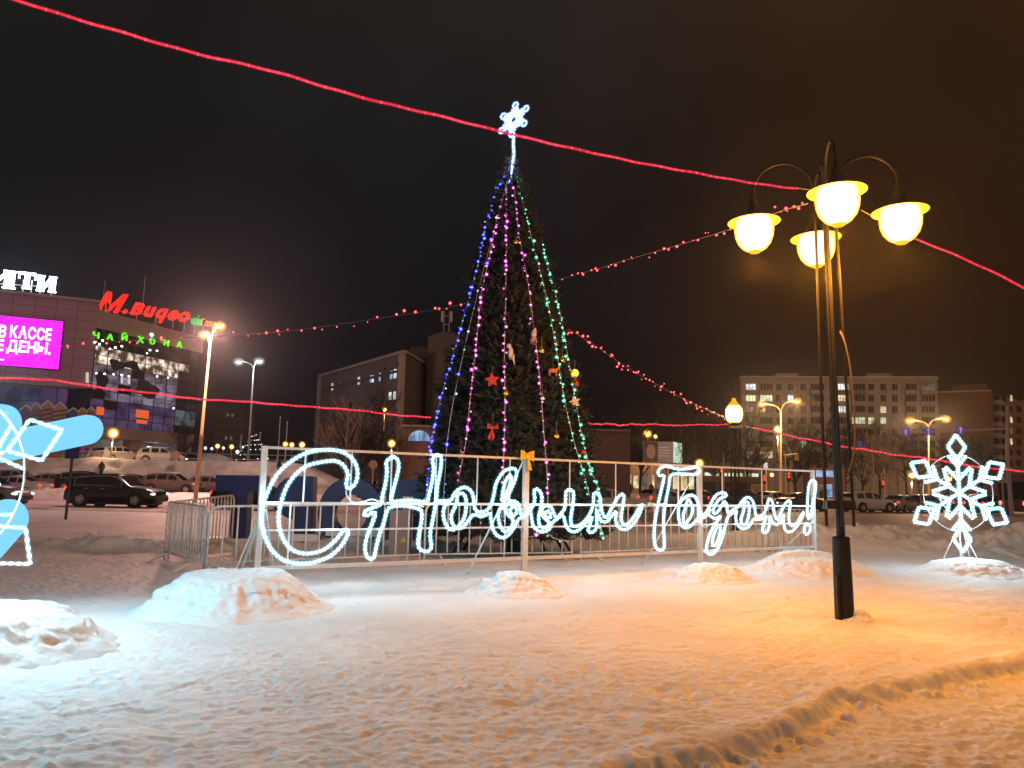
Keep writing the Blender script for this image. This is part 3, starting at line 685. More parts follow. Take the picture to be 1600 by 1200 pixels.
# topper
topw = emit('topper_white', (.72, .86, 1.0), 2.2, False); top_bloom = bloom_shell('topper_bloom', (.16, .34, 1.0), 1.1, .9)  # blue shell imitates bloom around the topper's tubes
tc_ = P(802.5, 187, TY)
top = thing('tree_topper', 'blazing white snowflake on a stem at the tip of the fir tree', 'tree topper', (tc_.x, tc_.y, TZ))
yaw = R(34); ax = Vector((math.cos(yaw), -math.sin(yaw), 0)); upv = Vector((.12, 0, 1)).normalized()
def tp(a, rad): return tc_ + (ax * math.cos(a) + upv * math.sin(a)) * rad
for k in range(6):
    a = k * math.pi / 3 + .55; m_ = MB()
    q = lambda pts, cl=False: rope(m_, pts, cl, .012, .03, .046, False)
    q([tp(a, .08), tp(a, .20), tp(a, .30)])
    cc = tp(a, .365); q([cc + (ax * math.cos(t) + upv * math.sin(t)) * .068 for t in np.linspace(0, 2 * math.pi, 10, endpoint=False)], True)
    q([tp(a + .30, .30), tp(a, .20), tp(a - .30, .30)])
    q([tp(a + math.pi / 3, .19), tp(a + math.pi / 6, .235), tp(a, .19)])
    q([tp(a, .10), tp(a + math.pi / 6, .2), tp(a + math.pi / 3, .10)])
    m_.build('arm', [topw, top_bloom], top, smooth=True, recalc=False)
m_ = MB(); rope(m_, [tp(t, .08) for t in np.linspace(0, 2 * math.pi, 10, endpoint=False)], True, .011, .03, .036, False); m_.build('hub', [topw, top_bloom], top, smooth=True, recalc=False)
m_ = MB(); rope(m_, [P(x, y, TY - .12) for x, y in ((803, 210), (802, 226), (803, 240), (801, 255), (799, 272), (797, 287))], False, .022, .06, .055); m_.build('stem', [topw, top_bloom], top, smooth=True, recalc=False)
plight(top, P(801, 240, TY - .45), (.6, .75, 1), 22, .2)

# ------------------------------------------------------------------ strings of bulbs
def bulb_mesh(name, core, bloom, r):
    m_ = MB(); m_.mat(0).ball((0, 0, 0), r * .5, 8, 6); m_.mat(1).ball((0, 0, 0), r, 10, 8)  # outer ball is an added glow imitating bloom around the bulb
    o = m_.build(name, [core, bloom], smooth=True); me = o.data; bpy.data.objects.remove(o); return me
BM = {}
BM['blue'] = bulb_mesh('bulb', emit('blue_core', (.18, .25, 1), 3.0), bloom_shell('blue_bloom', (.01, .02, 1), 1.1, .9, 1.1), .047)
BM['pink'] = bulb_mesh('bulb', emit('pink_core', (1, .45, .95), 2.6), bloom_shell('pink_bloom', (.75, .03, .62), .95, .8, 1.1), .042)
BM['green'] = bulb_mesh('bulb', emit('green_core', (.35, 1, .75), 2.2), bloom_shell('green_bloom', (.0, .5, .25), .9, .8, 1.1), .042)
BM['white'] = bulb_mesh('bulb', emit('white_core', (.8, .92, 1), 1.8), bloom_shell('white_bloom', (.35, .5, .62), .6, .6, 1.2), .032)
BM['red'] = bulb_mesh('bulb', emit('red_core', (1, .25, .22), 2.6), bloom_shell('red_bloom', (.9, .01, .03), 1.0, .85, 1.1), .040)
WIRE = mat('pale_wire', (.48, .44, .42), .5); WIRED = mat('dark_wire', (.22, .19, .18), .6)
def garland(name, label, group, pts, cols, spacing, seed, wire=WIRE, wr=.0075, jit=.02, bs=1.0, gap=None):
    rg = random.Random(seed); q = smoothline(pts, .07)
    t = thing(name, label, 'fairy lights', q[0], 0, group)
    MB().tube(q, wr, 5).build('wire', wire, t, smooth=True)
    L = sum((q[i + 1] - q[i]).length for i in range(len(q) - 1)); s = .1; n = 0
    pos = resample(q, .02)
    while s < L and n < 98:
        p = pos[min(int(s / L * (len(pos) - 1)), len(pos) - 1)] + Vector((rg.gauss(0, jit), rg.gauss(0, jit), rg.gauss(-.01, jit)))
        me = BM[rg.choice(cols)]; o = bpy.data.objects.new('bulb', me); C.objects.link(o); o.parent = t
        o.location = p - q[0]; k = bs * rg.choice((.45, .6, .75, .9, 1.1)); o.scale = (k, k, k); n += 1
        s += spacing * rg.choice((.35, .8, 1.0, 1.3))
    return t
def on_tree(px, py, out=1.03):
    d = ray(px, py); best = None
    # march along the ray to the front of the crown
    for i in range(400):
        Y = 14.2 + i * .0075; p = CAM + d * (Y / d.y); r = trad(p.z) * out
        g = math.hypot(p.x - tax(p.z), p.y - TY) - r
        if g <= 0: return p
        if best is None or g < best[0]: best = (g, p)
    return best[1]
TGRP = 'light strings hanging down the fir tree'
def strand(label, pp, cols, seed, sp=.15):
    garland('light_string', label, TGRP, [on_tree(x, y) for x, y in pp], cols, sp, seed)
strand('blue light string down the left outline of the fir tree', [(797, 260), (776, 300), (762, 345), (745, 420), (726, 490), (705, 565), (688, 625), (674, 690), (668, 760), (660, 792)], ['blue'] * 8 + ['white'], 1, .12)
strand('sparse blue and white light string just inside the left outline', [(793, 280), (776, 345), (756, 420), (736, 500), (718, 580), (706, 640), (698, 700), (692, 800)], ['blue', 'white', 'white'], 2, .42)
strand('pink light string left of the tree\'s middle, ending at the silver ball', [(792, 290), (776, 345), (763, 410), (752, 460), (744, 540), (735, 620), (728, 690), (719, 735), (715, 757)], ['pink'], 3)
strand('pink light string straight down the middle of the tree', [(791, 295), (791, 380), (790, 470), (788, 560), (789, 640), (787, 720), (787, 812)], ['pink'], 4)
strand('pink light string right of the tree\'s middle, past the pink figure', [(803, 290), (810, 360), (823, 430), (834, 510), (843, 590), (850, 680), (855, 745), (856, 800)], ['pink'], 5, .19)
strand('green and white light string, the inner one of the tree\'s right side', [(806, 272), (825, 350), (843, 420), (857, 480), (869, 545), (881, 620), (897, 690), (912, 740), (921, 775)], ['green', 'green', 'green', 'white'], 6, .13)
strand('green light string down the right outline of the fir tree', [(812, 275), (836, 345), (854, 410), (872, 475), (886, 550), (899, 625), (911, 690), (923, 735), (935, 765), (936, 800), (943, 845)], ['green'], 7, .11)
strand('loose pink and green light string drooping at the foot of the tree', [(800, 800), (822, 838), (850, 832), (868, 842), (890, 846)], ['green', 'pink', 'green'], 8, .2)
RGRP = 'red light strings stretched over the square'
def lerpY(pp, Y0, Y1, sag=0):
    n = len(pp); return [P(x, y, Y0 + (Y1 - Y0) * i / (n - 1)) for i, (x, y) in enumerate(pp)]
garland('light_string', 'red bulb string from the black street lamp down to the fir tree', RGRP, lerpY([(1262, 318), (1220, 330), (1150, 355), (1080, 377), (1000, 400), (930, 421), (872, 437)], 9.9, 16.6), ['red'], .26, 11, WIRED, .006, .03, .75)
garland('light_string', 'red bulb string from the fir tree across to the shopping centre', RGRP, lerpY([(728, 474), (680, 484), (600, 496), (520, 508), (440, 518), (360, 524), (250, 530), (140, 536), (60, 541), (-40, 545)], 16.7, 27.5), ['red'], .50, 12, WIRED, .008, .05, 1.15)
garland('light_string', 'red bulb string from the fir tree down to the round globe lamp', RGRP, lerpY([(888, 514), (930, 540), (980, 574), (1030, 603), (1080, 629), (1132, 652)], 16.6, 25.8), ['red'], .22, 13, WIRED, .007, .05, .95)
# red light ropes
ROPE = emit_noise('red_rope', (.42, .03, .05), (.98, .085, .135), 1.0, 1.6, .38, .62, 5); ROPED = emit('red_rope_dot', (1.0, .10, .14), 1.5, False); ROPE_BLOOM = bloom_shell('red_rope_bloom', (.62, .0, .02), .8, .7)
def red_rope(label, pts, r=.011, wob=.012, sp=.11, lead=None, seed=1):
    rg = random.Random(seed); q = smoothline(pts, .05); s1, s2 = rg.random() * 9, rg.random() * 9
    q = [p + Vector((0, 0, wob * (math.sin(i * .21 + s1) * (.4 + .6 * math.sin(i * .031)) + .8 * math.sin(i * .083 + s2) + .5 * math.sin(i * .57 + s2)))) for i, p in enumerate(q)]
    t = thing('light_rope', label, 'light rope', q[0], 0, 'red light ropes stretched over the square')
    m_ = MB(); m_.tube(q, r, 6); m_.mat(1).tube(q, r * 2.1, 8); m_.build('tube', [ROPE, ROPE_BLOOM], t, smooth=True, recalc=False)  # second, wider tube only imitates bloom around the red rope
    m_ = MB()
    for p in resample(q, sp):
        if rg.random() < .85: m_.ball(p, r * rg.uniform(1.1, 1.4), 6, 5)
    o = m_.build('diode', ROPED, t, smooth=True, recalc=False); o['kind'] = 'stuff'
    if lead:
        for l in lead: MB().tube(smoothline(l, .1), .004, 5).build('tie_wire', WIRED, t)
red_rope('long thick red light rope from the upper left corner to the street lamp', lerpY([(-120, -40), (20, -2), (150, 39), (300, 80), (450, 119), (600, 162), (700, 184), (800, 209), (900, 233), (1000, 255), (1100, 273), (1180, 286), (1246, 294)], 6.6, 9.85), .0105, .008, .10, [[P(1246, 294, 9.85), P(1270, 297, 9.8), P(1290, 296, 9.78)]])
red_rope('red light rope from the street lamp to the right picture edge', lerpY([(1430, 374), (1500, 401), (1560, 429), (1620, 460), (1700, 500)], 9.4, 8.2), .0095, .008, .09, [[P(1345, 328, 9.6), P(1390, 352, 9.5), P(1430, 374, 9.4)]], 2)
red_rope('red light rope low on the left, ending at the fir tree', lerpY([(-60, 586), (0, 589), (60, 593), (110, 599), (180, 608), (250, 616), (330, 624), (400, 629), (480, 636), (560, 641), (620, 648), (672, 652)], 11.5, 16.4), .013, .010, .09, None, 3)
red_rope('level red light rope between the fir tree and the round globe lamp', lerpY([(918, 663), (980, 663), (1040, 664), (1090, 664), (1134, 663)], 16.8, 25.7), .016, .016, .14, [[P(1134, 663, 25.7), P(1142, 662, 25.9), P(1147, 661, 26)]], 4)
red_rope('red light rope sinking from the round globe lamp to the right edge', lerpY([(1178, 669), (1250, 684), (1330, 699), (1400, 711), (1460, 718), (1530, 729), (1600, 737), (1680, 748)], 25.6, 20.0), .018, .016, .14, [[P(1178, 669, 25.6), P(1162, 665, 25.9), P(1150, 662, 26)]], 5)

# ------------------------------------------------------------------ tree ornaments
GOLD = mat('gold_ball', (.75, .48, .07), .16, 1.0); SILV = mat('silver_ball', (.75, .68, .72), .16, 1.0); REDM = mat('red_felt', (.50, .035, .02), .6); CREAM = mat('cream_felt', (.62, .52, .45), .7); ORNG = mat('orange_felt', (.60, .18, .03), .6); PINKM = mat('pink_glaze', (.62, .25, .25), .35)
def orn_base(label, px, py, out=1.04):
    p = on_tree(px, py, out); t = thing('tree_ornament', label, 'ornament', p, 0, 'ornaments on the fir tree')
    MB().tube([p + Vector((0, 0, .05)), p + Vector((0, .03, .30))], .004, 4).build('thread', WIRED, t); return t, p
def ball(label, px, py, m, r=.075):
    t, p = orn_base(label, px, py); MB().ball(p, r, 16, 12).build('ball', m, t, smooth=True); MB().cyl(p + Vector((0, 0, r * .95)), p + Vector((0, 0, r * 1.3)), r * .3).build('cap', GOLD, t)
ball('highest gold ball on the fir tree, near its tip', 806, 378, GOLD, .07)
ball('gold ball just right of the pink figure', 846, 548, GOLD)
ball('gold ball under the bird, by the middle pink string', 790, 614, GOLD)
ball('lowest gold ball, low on the right of the fir tree', 869, 681, GOLD)
ball('gold ball between the two green strings', 879, 563, GOLD, .065)
ball('silver ball high on the inner green string', 868, 537, SILV, .07)
ball('silver ball on the right pink string', 847, 622, SILV, .07)
ball('silver ball at the end of the left pink string', 720, 712, SILV, .08)
ball('dull red ball under the glowing yellow one', 899, 599, mat('red_ball', (.45, .07, .04), .2, .6), .09)
t, p = orn_base('glowing yellow ball on the right outline of the fir tree', 898, 583, 1.08); MB().ball(p, .085, 16, 12).build('ball', emit('yellow_lantern', (1, .52, .03), 2.6), t, smooth=True)
def starshape(label, px, py, m, r, rot=0.1, n=5):
    t, p = orn_base(label, px, py); poly = []
    for i in range(2 * n):
        a = math.pi / 2 + rot + i * math.pi / n; q = r if i % 2 == 0 else r * .48; poly.append(p + Vector((q * math.cos(a), -.02, q * math.sin(a))))
    m_ = MB(); m_.prism(poly, (0, .05, 0)); m_.build('star', m, t)
starshape('red star ornament left of the middle pink string', 769, 594, REDM, .16)
starshape('cream star ornament low on the tree\'s right outline', 898, 628, CREAM, .13, .3)
starshape('small red cross shaped ornament at the sign\'s rail', 912, 706, REDM, .07, .5, 4)
t, p = orn_base('white bird ornament by the middle pink string', 798, 552)
m_ = MB(); m_.ball(p, .1, 10, 8, (.55, .5, 1.35)); m_.build('body', CREAM, t, smooth=True); MB().ball(p + Vector((-.04, -.02, .15)), .05, 8, 6).build('head', CREAM, t, smooth=True); m_ = MB(); m_.prism([p + Vector((.02, -.04, -.08)), p + Vector((.09, -.04, -.26)), p + Vector((.075, -.04, -.02))], (0, .03, 0)); m_.build('tail', CREAM, t)
t, p = orn_base('pink figure ornament with white cap on the right pink string', 834, 527)
MB().ball(p + Vector((0, 0, -.07)), .085, 10, 8, (.9, .8, 1.1)).build('body', PINKM, t, smooth=True); MB().ball(p + Vector((0, -.02, .06)), .06, 10, 8).build('head', CREAM, t, smooth=True); m_ = MB(); m_.lathe(p + Vector((0, 0, .09)), [(.06, 0), (.04, .06), (.005, .12)], 10, (.3, 0, 1)); m_.build('cap', CREAM, t, smooth=True)
t, p = orn_base('orange horse shaped ornament on the tree\'s right side', 864, 579)
m_ = MB(); m_.ball(p, .07, 10, 8, (1.5, .6, .7)); m_.build('body', ORNG, t, smooth=True); MB().bar(p + Vector((.07, 0, .02)), p + Vector((.15, 0, .08)), .035).build('neck', ORNG, t)
for dx in (-.08, .06): MB().bar(p + Vector((dx, 0, -.03)), p + Vector((dx + .02, 0, -.12)), .022).build('leg', ORNG, t)
t, p = orn_base('red ribbon bow with long tails on the lower left of the fir tree', 770, 668)
for sx in (-1, 1):
    m_ = MB(); m_.prism([p + Vector((0, 0, .03)), p + Vector((.10 * sx, -.02, .09)), p + Vector((.12 * sx, -.02, -.03)), p + Vector((0, 0, -.02))], (0, .03, 0)); m_.build('loop', REDM, t)
    m_ = MB(); m_.prism([p + Vector((0, 0, -.01)), p + Vector((.07 * sx - .02, -.02, -.2)), p + Vector((.02 * sx - .03, -.02, -.27)), p + Vector((-.02, 0, -.02))], (0, .02, 0)); m_.build('tail', REDM, t)

# ------------------------------------------------------------------ big blue letters seen from behind the row of letters
NAVY = mat('navy_gloss', (.011, .017, .125), .45, 0, var=.15, vscale=2); NSIDE = mat('letter_side_white', (.45, .52, .70), .4)
YL = 17.9
def bletter(label, outline, holes=None, depth=.38):
    t = thing('block_letter', label, 'block letter', (P(outline[0][0], 850, YL).x, YL, 0), 0, 'big dark blue letters standing in the snow')
    return t
def lpoly(t, pp, depth=.38, nm='face', lb=None):
    pts = [P(x, y, YL) for x, y in pp]; 
    m_ = MB(); m_.prism(pts, (0, .03, 0)); m_.build('face', NAVY, t)
    m_ = MB(); c_ = sum(pts, Vector()) / len(pts); m_.prism([c_ + (p - c_) * .985 + Vector((0, .031, 0)) for p in pts], (0, depth, 0)); m_.build('return', NAVY, t)
t = bletter('large blue block letter Т at the back left behind the barriers', [(338, 742)])
lpoly(t, [(337, 742), (414, 743), (414, 768), (387, 768), (382, 858), (358, 858), (362, 768), (337, 767)])
t = bletter('large blue mirrored block letter Р seen through the glowing С', [(430, 745)])
pp = [(490, 744), (486, 858), (458, 858), (460, 812)] + [(462 - 34 * math.sin(a) , 778 + 34 * math.cos(a)) for a in np.linspace(0, math.pi, 12)]
lpoly(t, pp)
t = bletter('large blue ring shaped block letter О', [(500, 745)])
cx_, cy_ = P(547, 802, YL), 0
m_ = MB(); n = 40; ro, ri = 50 * YL / F * 1.0, 26 * YL / F
vs = []; fs = []
for i in range(n):
    a = 2 * math.pi * i / n
    for rr, yy in ((ro, 0), (ro, .38), (ri, .38), (ri, 0)): vs.append(cx_ + Vector((rr * math.cos(a), yy, rr * 1.1 * math.sin(a))))
for i in range(n):
    j = (i + 1) % n
    for k in range(4): fs.append((i * 4 + k, i * 4 + (k + 1) % 4, j * 4 + (k + 1) % 4, j * 4 + k))
m_.add(vs, fs); m_.build('ring', NAVY, t)
t = bletter('large blue block letter П half hidden by the fir tree', [(605, 745)])
lpoly(t, [(604, 748), (668, 750), (665, 852), (644, 852), (646, 776), (626, 775), (623, 852), (601, 852)])
# plinths of snow-white skirting
for lab, x0, x1 in (('white skirting plate under the blue letter Т', 320, 412), ('white skirting plate under the mirrored blue Р', 425, 500), ('white skirting plate under the blue ring letter О', 512, 600), ('white skirting plate under the blue letter П', 602, 680)):
    a, b = P(x0, 845, YL + .1), P(x1, 845, YL + .1); g = gz((a.x + b.x) / 2, YL)
    m_ = MB(); m_.box(((a.x + b.x) / 2, YL + .2, g + .06), (b.x - a.x, .7, .16)); o = m_.build('letter_plinth', mat('white_plastic', (.7, .72, .8), .5), None); tag(o, lab, 'plinth', 'plinths of the blue letters')
# grey control cabinet by the tree with a warning plate
cbp = P(625, 850, 16.2); cb = thing('control_cabinet', 'small grey electric cabinet with a yellow warning triangle left of the tree', 'cabinet', (cbp.x, 16.2, 0))
MB().box((cbp.x, 16.2, .52), (.42, .3, 1.0)).build('body', mat('cabinet_grey', (.24, .2, .2), .5), cb)
m_ = MB(); m_.prism([(cbp.x + .02, 16.044, .38), (cbp.x + .16, 16.044, .38), (cbp.x + .09, 16.044, .5)], (0, .004, 0)); m_.build('warning_plate', mat('warning_yellow', (.7, .42, .02), .5), cb)
# ================================================================== background
def V2(x, y): return Vector((x, y, 0))
def glyphs(s, shear=0.0, bold=0.0, ext=.05, gap=.08, space=.3):
    out = []; x = 0
    for ch in s:
        if ch == ' ': x += space; continue
        cu = bpy.data.curves.new('t', 'FONT'); cu.body = ch; cu.size = 1; cu.extrude = ext; cu.offset = bold; cu.shear = shear; cu.resolution_u = 3
        o = bpy.data.objects.new('t', cu); C.objects.link(o)
        dg = bpy.context.evaluated_depsgraph_get(); me = bpy.data.meshes.new_from_object(o.evaluated_get(dg))
        bpy.data.objects.remove(o); bpy.data.curves.remove(cu)
        vs = [v.co.copy() for v in me.vertices]; fs = [list(p.vertices) for p in me.polygons]; bpy.data.meshes.remove(me)
        if not vs: continue
        x0 = min(v.x for v in vs); x1 = max(v.x for v in vs)
        out.append(([Vector((v.x - x0 + x, v.y, v.z)) for v in vs], fs)); x += (x1 - x0) + gap
    return out, x - gap
def put_text(s, a, b, cap, A, d, m, parent, shear=0, bold=.0, off=.1, depth=.15, gap=.08, name='letter', merge=False):
    """writing on the vertical plane through A along d: left baseline at pixel a, right end at pixel b, capital height in pixels"""
    d = d.normalized(); n = Vector((d.y, -d.x, 0)); L = VPL(a[0], a[1], A, d) + n * off; Rr = VPL(b[0], b[1], A, d) + n * off
    g, wd = glyphs(s, shear, bold, .5, gap); sx = (Rr - L).dot(d) / wd; sy = cap * L.y / F / .73
    acc = MB()
    for vs, fs in g:
        m_ = acc if merge else MB()
        m_.add([L + d * v.x * sx + Vector((0, 0, v.y * sy)) + n * v.z * depth for v in vs], fs)
        if not merge: m_.build(name, m, parent, recalc=False)
    if merge: return acc.build(name, m, parent, recalc=False)
DL = Vector((2.05, 1, 0)).normalized(); DR = Vector((.33, 1, 0)).normalized()
NL = Vector((DL.y, -DL.x, 0)); NR = Vector((DR.y, -DR.x, 0))
K = P(143, 600, 100); K.z = 0
def L_(px, py): return VPL(px, py, K, DL)
def R_(px, py): return VPL(px, py, K, DR)
PANEL = mat('facade_panel_pink_lit', (.33, .18, .24), .55, var=.10, vscale=.25)  # pink of the lights around mixed into the grey-beige panel colour
BEIGE = mat('facade_beige', (.36, .28, .25), .6, var=.1, vscale=.4)
DARKG = mat('dark_glass', (.012, .012, .018), .12)
JOINT = mat('panel_joint', (.12, .07, .09), .8)
mall = thing('shopping_centre', 'large shopping centre with panel wall coloured as if lit pink and a dark gridded glass front', 'building', (K.x, K.y, 0))
zt, zb = L_(143, 472).z, L_(131, 606).z
def wallbox(m_, a, b, z0, z1, n, th):
    m_.prism([Vector((a.x, a.y, z0)), Vector((b.x, b.y, z0)), Vector((b.x, b.y, z1)), Vector((a.x, a.y, z1))], -n * th)
La = L_(-420, 500); La.z = 0; Lb = K.copy()
m_ = MB(); wallbox(m_, La, Lb, zb, zt, NL, 24); m_.build('panel_wall', PANEL, mall)
m_ = MB(); LL = (Lb - La).length
for i in range(1, int(LL / 2.4)):
    q = Lb - DL * 2.4 * i; m_.box(q + NL * .01 + Vector((0, 0, (zb + zt) / 2)), (.06, .03, zt - zb - .1), DL, NL)
for i in range(1, 9): m_.box((La + Lb) / 2 + NL * .008 + Vector((0, 0, zb + (zt - zb) * i / 9)), (LL - .1, .02, .05), DL, NL)
m_.build('panel_joints', JOINT, mall)
m_ = MB(); m_.box((La + Lb) / 2 + NL * .12 + Vector((0, 0, zt + .15)), (LL + .4, .5, .35), DL, NL); m_.build('cornice', BEIGE, mall)
# storey under the overhang: dark shop glass with violet light, then an ochre wall
m_ = MB(); La2, Lb2 = La - NL * 3, Lb - NL * 3; wallbox(m_, La2, Lb2, 3.0, zb, NL, 10); m_.build('lower_wall', mat('ochre_wall', (.42, .22, .10), .7, var=.12, vscale=.5), mall)
VIO = emit_noise('violet_glass', (.012, .006, .022), (.11, .055, .15), 1.0, .35, .40, .68, 4)
m_ = MB(); z0, z1 = L_(100, 655).z, zb - .1; wallbox(m_, La2 + NL * .25, Lb2 + NL * .25, z0, z1, NL, .2); m_.build('shop_glass', VIO, mall)
m_ = MB()
for i in range(0, 24): m_.box(Lb2 + NL * .27 - DL * 2.0 * i + Vector((0, 0, (z0 + z1) / 2)), (.10, .08, z1 - z0), DL, NL)
m_.box((La2 + Lb2) / 2 + NL * .27 + Vector((0, 0, (z0 + z1) / 2 + .3)), (LL, .07, .1), DL, NL)
m_.build('shop_mullions', BLACK, mall)
# glass front
s1 = (R_(309, 600) - K).dot(DR); zg0, zg1 = R_(140, 664).z, R_(140, 509).z; zr = R_(150, 483).z
Ra, Rb = K - NR * .05, K + DR * s1
m_ = MB(); wallbox(m_, Ra - NR * .3, Rb - NR * .3, zg0, zg1, NR, 14); m_.build('glass_core', DARKG, mall)
m_ = MB(); wallbox(m_, Ra + NR * .12, Rb + DR * .4 + NR * .12, zg1, zr, NR, 14); m_.build('roof_fascia', BEIGE, mall)
m_ = MB(); wallbox(m_, Ra + NR * .5, Rb - DR * .6 + NR * .5, zg0 - 1.55, zg0, NR, 14); m_.build('canopy_beam', BEIGE, mall)
NC, NRW = 9, 11
pane_m = {'dark': mat('pane_dark', (.015, .014, .02), .1), 'vio': emit_noise('pane_violet', (.035, .025, .05), (.27, .23, .31), 1.0, .5, .36, .66, 5), 'vio2': emit_noise('pane_violet_low', (.022, .012, .038), (.09, .055, .125), 1.0, .5, .36, .66, 5),
          'mid': emit_noise('pane_rosy', (.03, .02, .025), (.20, .15, .17), 1.0, .7, .38, .66, 4),
          'lit': emit_noise('pane_lit', (.06, .028, .014), (1.0, .85, .68), 1.3, .9, .42, .66, 6), 'teal': emit_noise('pane_teal', (.02, .03, .04), (.12, .17, .19), 1.0, .6)}
for i in range(NC):
    for j in range(NRW):
        r = NRW - 1 - j                                     # row from the top
        if i >= 7: k = 'dark' if r not in (8, 9) else 'teal'
        elif r in (0, 1): k = 'dark'
        elif r in (2, 3): k = 'lit'
        elif r == 4: k = 'mid'
        elif r in (5, 6, 7): k = 'vio'
        else: k = 'vio2'
        if r == 2 and i == 7: k = 'lit'
        if (i, r) in ((2, 6), (4, 6), (3, 4), (0, 7), (1, 8)): k = 'dark'
        a = K + DR * (s1 * (i + .02) / NC); b_ = K + DR * (s1 * (i + .98) / NC); h = (zg1 - zg0) / NRW
        m_ = MB(); m_.prism([Vector((a.x, a.y, zg0 + h * (j + .03))), Vector((b_.x, b_.y, zg0 + h * (j + .03))), Vector((b_.x, b_.y, zg0 + h * (j + .97))), Vector((a.x, a.y, zg0 + h * (j + .97)))], -NR * .12); m_.build('window', pane_m[k], mall)
m_ = MB()
for i in range(NC + 1): m_.box(K + DR * (s1 * i / NC) + NR * .03 + Vector((0, 0, (zg0 + zg1) / 2)), (.09, .1, zg1 - zg0 - .02), DR, NR)
for j in range(1, NRW): m_.box(K + DR * (s1 / 2) + NR * .028 + Vector((0, 0, zg0 + (zg1 - zg0) * j / NRW)), (s1, .09, .08), DR, NR)
m_.build('mullion_grid', BLACK, mall)
# lamps seen through the glass
rg = random.Random(5); lampm = emit('ceiling_spot', (.9, .97, 1.0), 6, False)
for px, py in ((148, 535), (155, 538), (160, 532), (171, 545), (180, 543), (190, 541), (229, 552), (234, 547), (236, 523), (245, 548), (150, 583), (163, 584), (177, 585), (190, 586), (201, 588), (245, 588), (262, 590), (271, 638)):
    p = R_(px, py) + NR * .02; MB().ball(p, .16 if py != 523 else .32, 8, 6, (1, 1, .7)).build('ceiling_lamp', lampm, mall)
lm = emit('column_strip', (.75, .72, .62), .8, False)
for px, y0_, y1_ in ((201, 588, 600), (190, 588, 599), (136, 582, 598)):
    a = R_(px, y0_) + NR * .04; b_ = R_(px, y1_) + NR * .04; MB().bar(a, b_, .25).build('light_strip', lm, mall)
# dark tree-crown pictures on the glass
for px, py, rx_, ry_ in ((158, 596, 1.0, 1.3), (228, 606, 2.2, 1.0), (232, 614, 1.9, .7), (205, 571, 1.6, .6), (183, 570, 1.4, .7)):
    c = R_(px, py) + NR * .05; pts = []
    for i in range(14):
        a = i / 14 * 2 * math.pi; q = 1 + .25 * math.sin(a * 3 + px); pts.append(c + DR * math.cos(a) * rx_ * q + Vector((0, 0, math.sin(a) * ry_ * q)))
    m_ = MB(); m_.prism(pts, NR * .02); m_.build('tree_picture', mat('dark_print', (.012, .010, .014), .5), mall)
for px, py, w_, h_ in ((156, 642, 1.2, 1.05), (222, 647, 2.4, 1.15), (221, 659, 2.0, .55)):
    c = R_(px, py) + NR * .06; m_ = MB(); m_.box(c, (w_, .05, h_), DR, NR); m_.build('orange_banner', emit('orange_banner', (1, .16, .035), .75, False), mall)
# ground floor behind the parked cars
m_ = MB(); wallbox(m_, Ra - NR * 3, Rb - NR * 3, 3.0, zg0 - 1.5, NR, 8); m_.build('ground_floor', emit_noise('lobby_glass', (.03, .022, .022), (.10, .085, .08), 1.0, .45), mall)
for f0 in (.02, .42, .93):
    p = Ra.lerp(Rb, f0); m_ = MB(); m_.box(p - NR * .6 + Vector((0, 0, (3 + zg0 - 1.5) / 2)), (1.9, 1.4, zg0 - 4.5), DR, NR); m_.build('column', BEIGE, mall)
c = R_(201, 681) - NR * 2.8; MB().ball(c + Vector((0, 0, .0)), 1.0, 12, 6, (1.0, .3, .22)).build('oval_sign', emit('oval_sign', (.55, .6, .12), .7, False), mall)
c = R_(262, 700) - NR * 2.7; m_ = MB(); m_.box(c, (2.2, .1, .35), DR, NR); m_.build('light_strip', lampm, mall)
# antennas
for px, y0_, h_ in ((265, 478, 5), (205, 468, 3)):
    p = R_(px, y0_) - NR * 5; m_ = MB(); m_.cyl(p, p + Vector((0, 0, h_)), .05, .03, 6); m_.build('antenna', POLEG, mall)

# --- signs of the shopping centre
WS = emit('sign_white', (.75, .92, 1.0), 7.0)
KS = K + NL * .2
sg = thing('rooftop_sign', 'white glowing serif letters ИТИ on the roof of the shopping centre', 'sign', VPL(0, 455, KS, DL))
def slab(px0, px1, y0_, cap, kind):
    a = VPL(px0, y0_, KS, DL); b_ = VPL(px1, y0_, KS, DL); W = (b_ - a).dot(DL); H = cap * a.y / F; m_ = MB()
    def bx(u0, u1, v0, v1): m_.box(a + DL * W * (u0 + u1) / 2 + Vector((0, 0, H * (v0 + v1) / 2)), (W * (u1 - u0), .4, H * (v1 - v0)), DL, NL)
    if kind == 'И':
        for u in (.05, .64): bx(u, u + .30, .06, .94); bx(u - .05, u + .35, 0, .0599); bx(u - .05, u + .35, .9401, 1)
        m_.bar(a + DL * W * .30 + Vector((0, 0, H * .1)) - NL * .03, a + DL * W * .70 + Vector((0, 0, H * .92)) - NL * .03, .3, H * .15)
    else:
        bx(.36, .64, .06, .86); bx(.25, .75, 0, .0599); bx(0, 1, .8601, 1); bx(0, .09, .60, .86); bx(.91, 1, .60, .86)
    m_.build('letter', WS, sg)
slab(-28, 25, 446, 29, 'И'); slab(27, 55, 449.5, 26.5, 'Т'); slab(56, 88, 454, 25.5, 'И')
m_ = MB()
for px in (-10, 8, 35, 48, 62, 80):
    a = VPL(px, 452 + px * .05, KS, DL) - NL * .35; m_.bar(Vector((a.x, a.y, zt)), a + Vector((0, 0, 1.5)), .12)
m_.bar(VPL(-40, 440, KS, DL) - NL * .36, VPL(86, 448, KS, DL) - NL * .36, .1); m_.build('rack', POLEG, sg)
DM = Vector((1.17, 1, 0)).normalized(); AM = P(150, 486, 104)
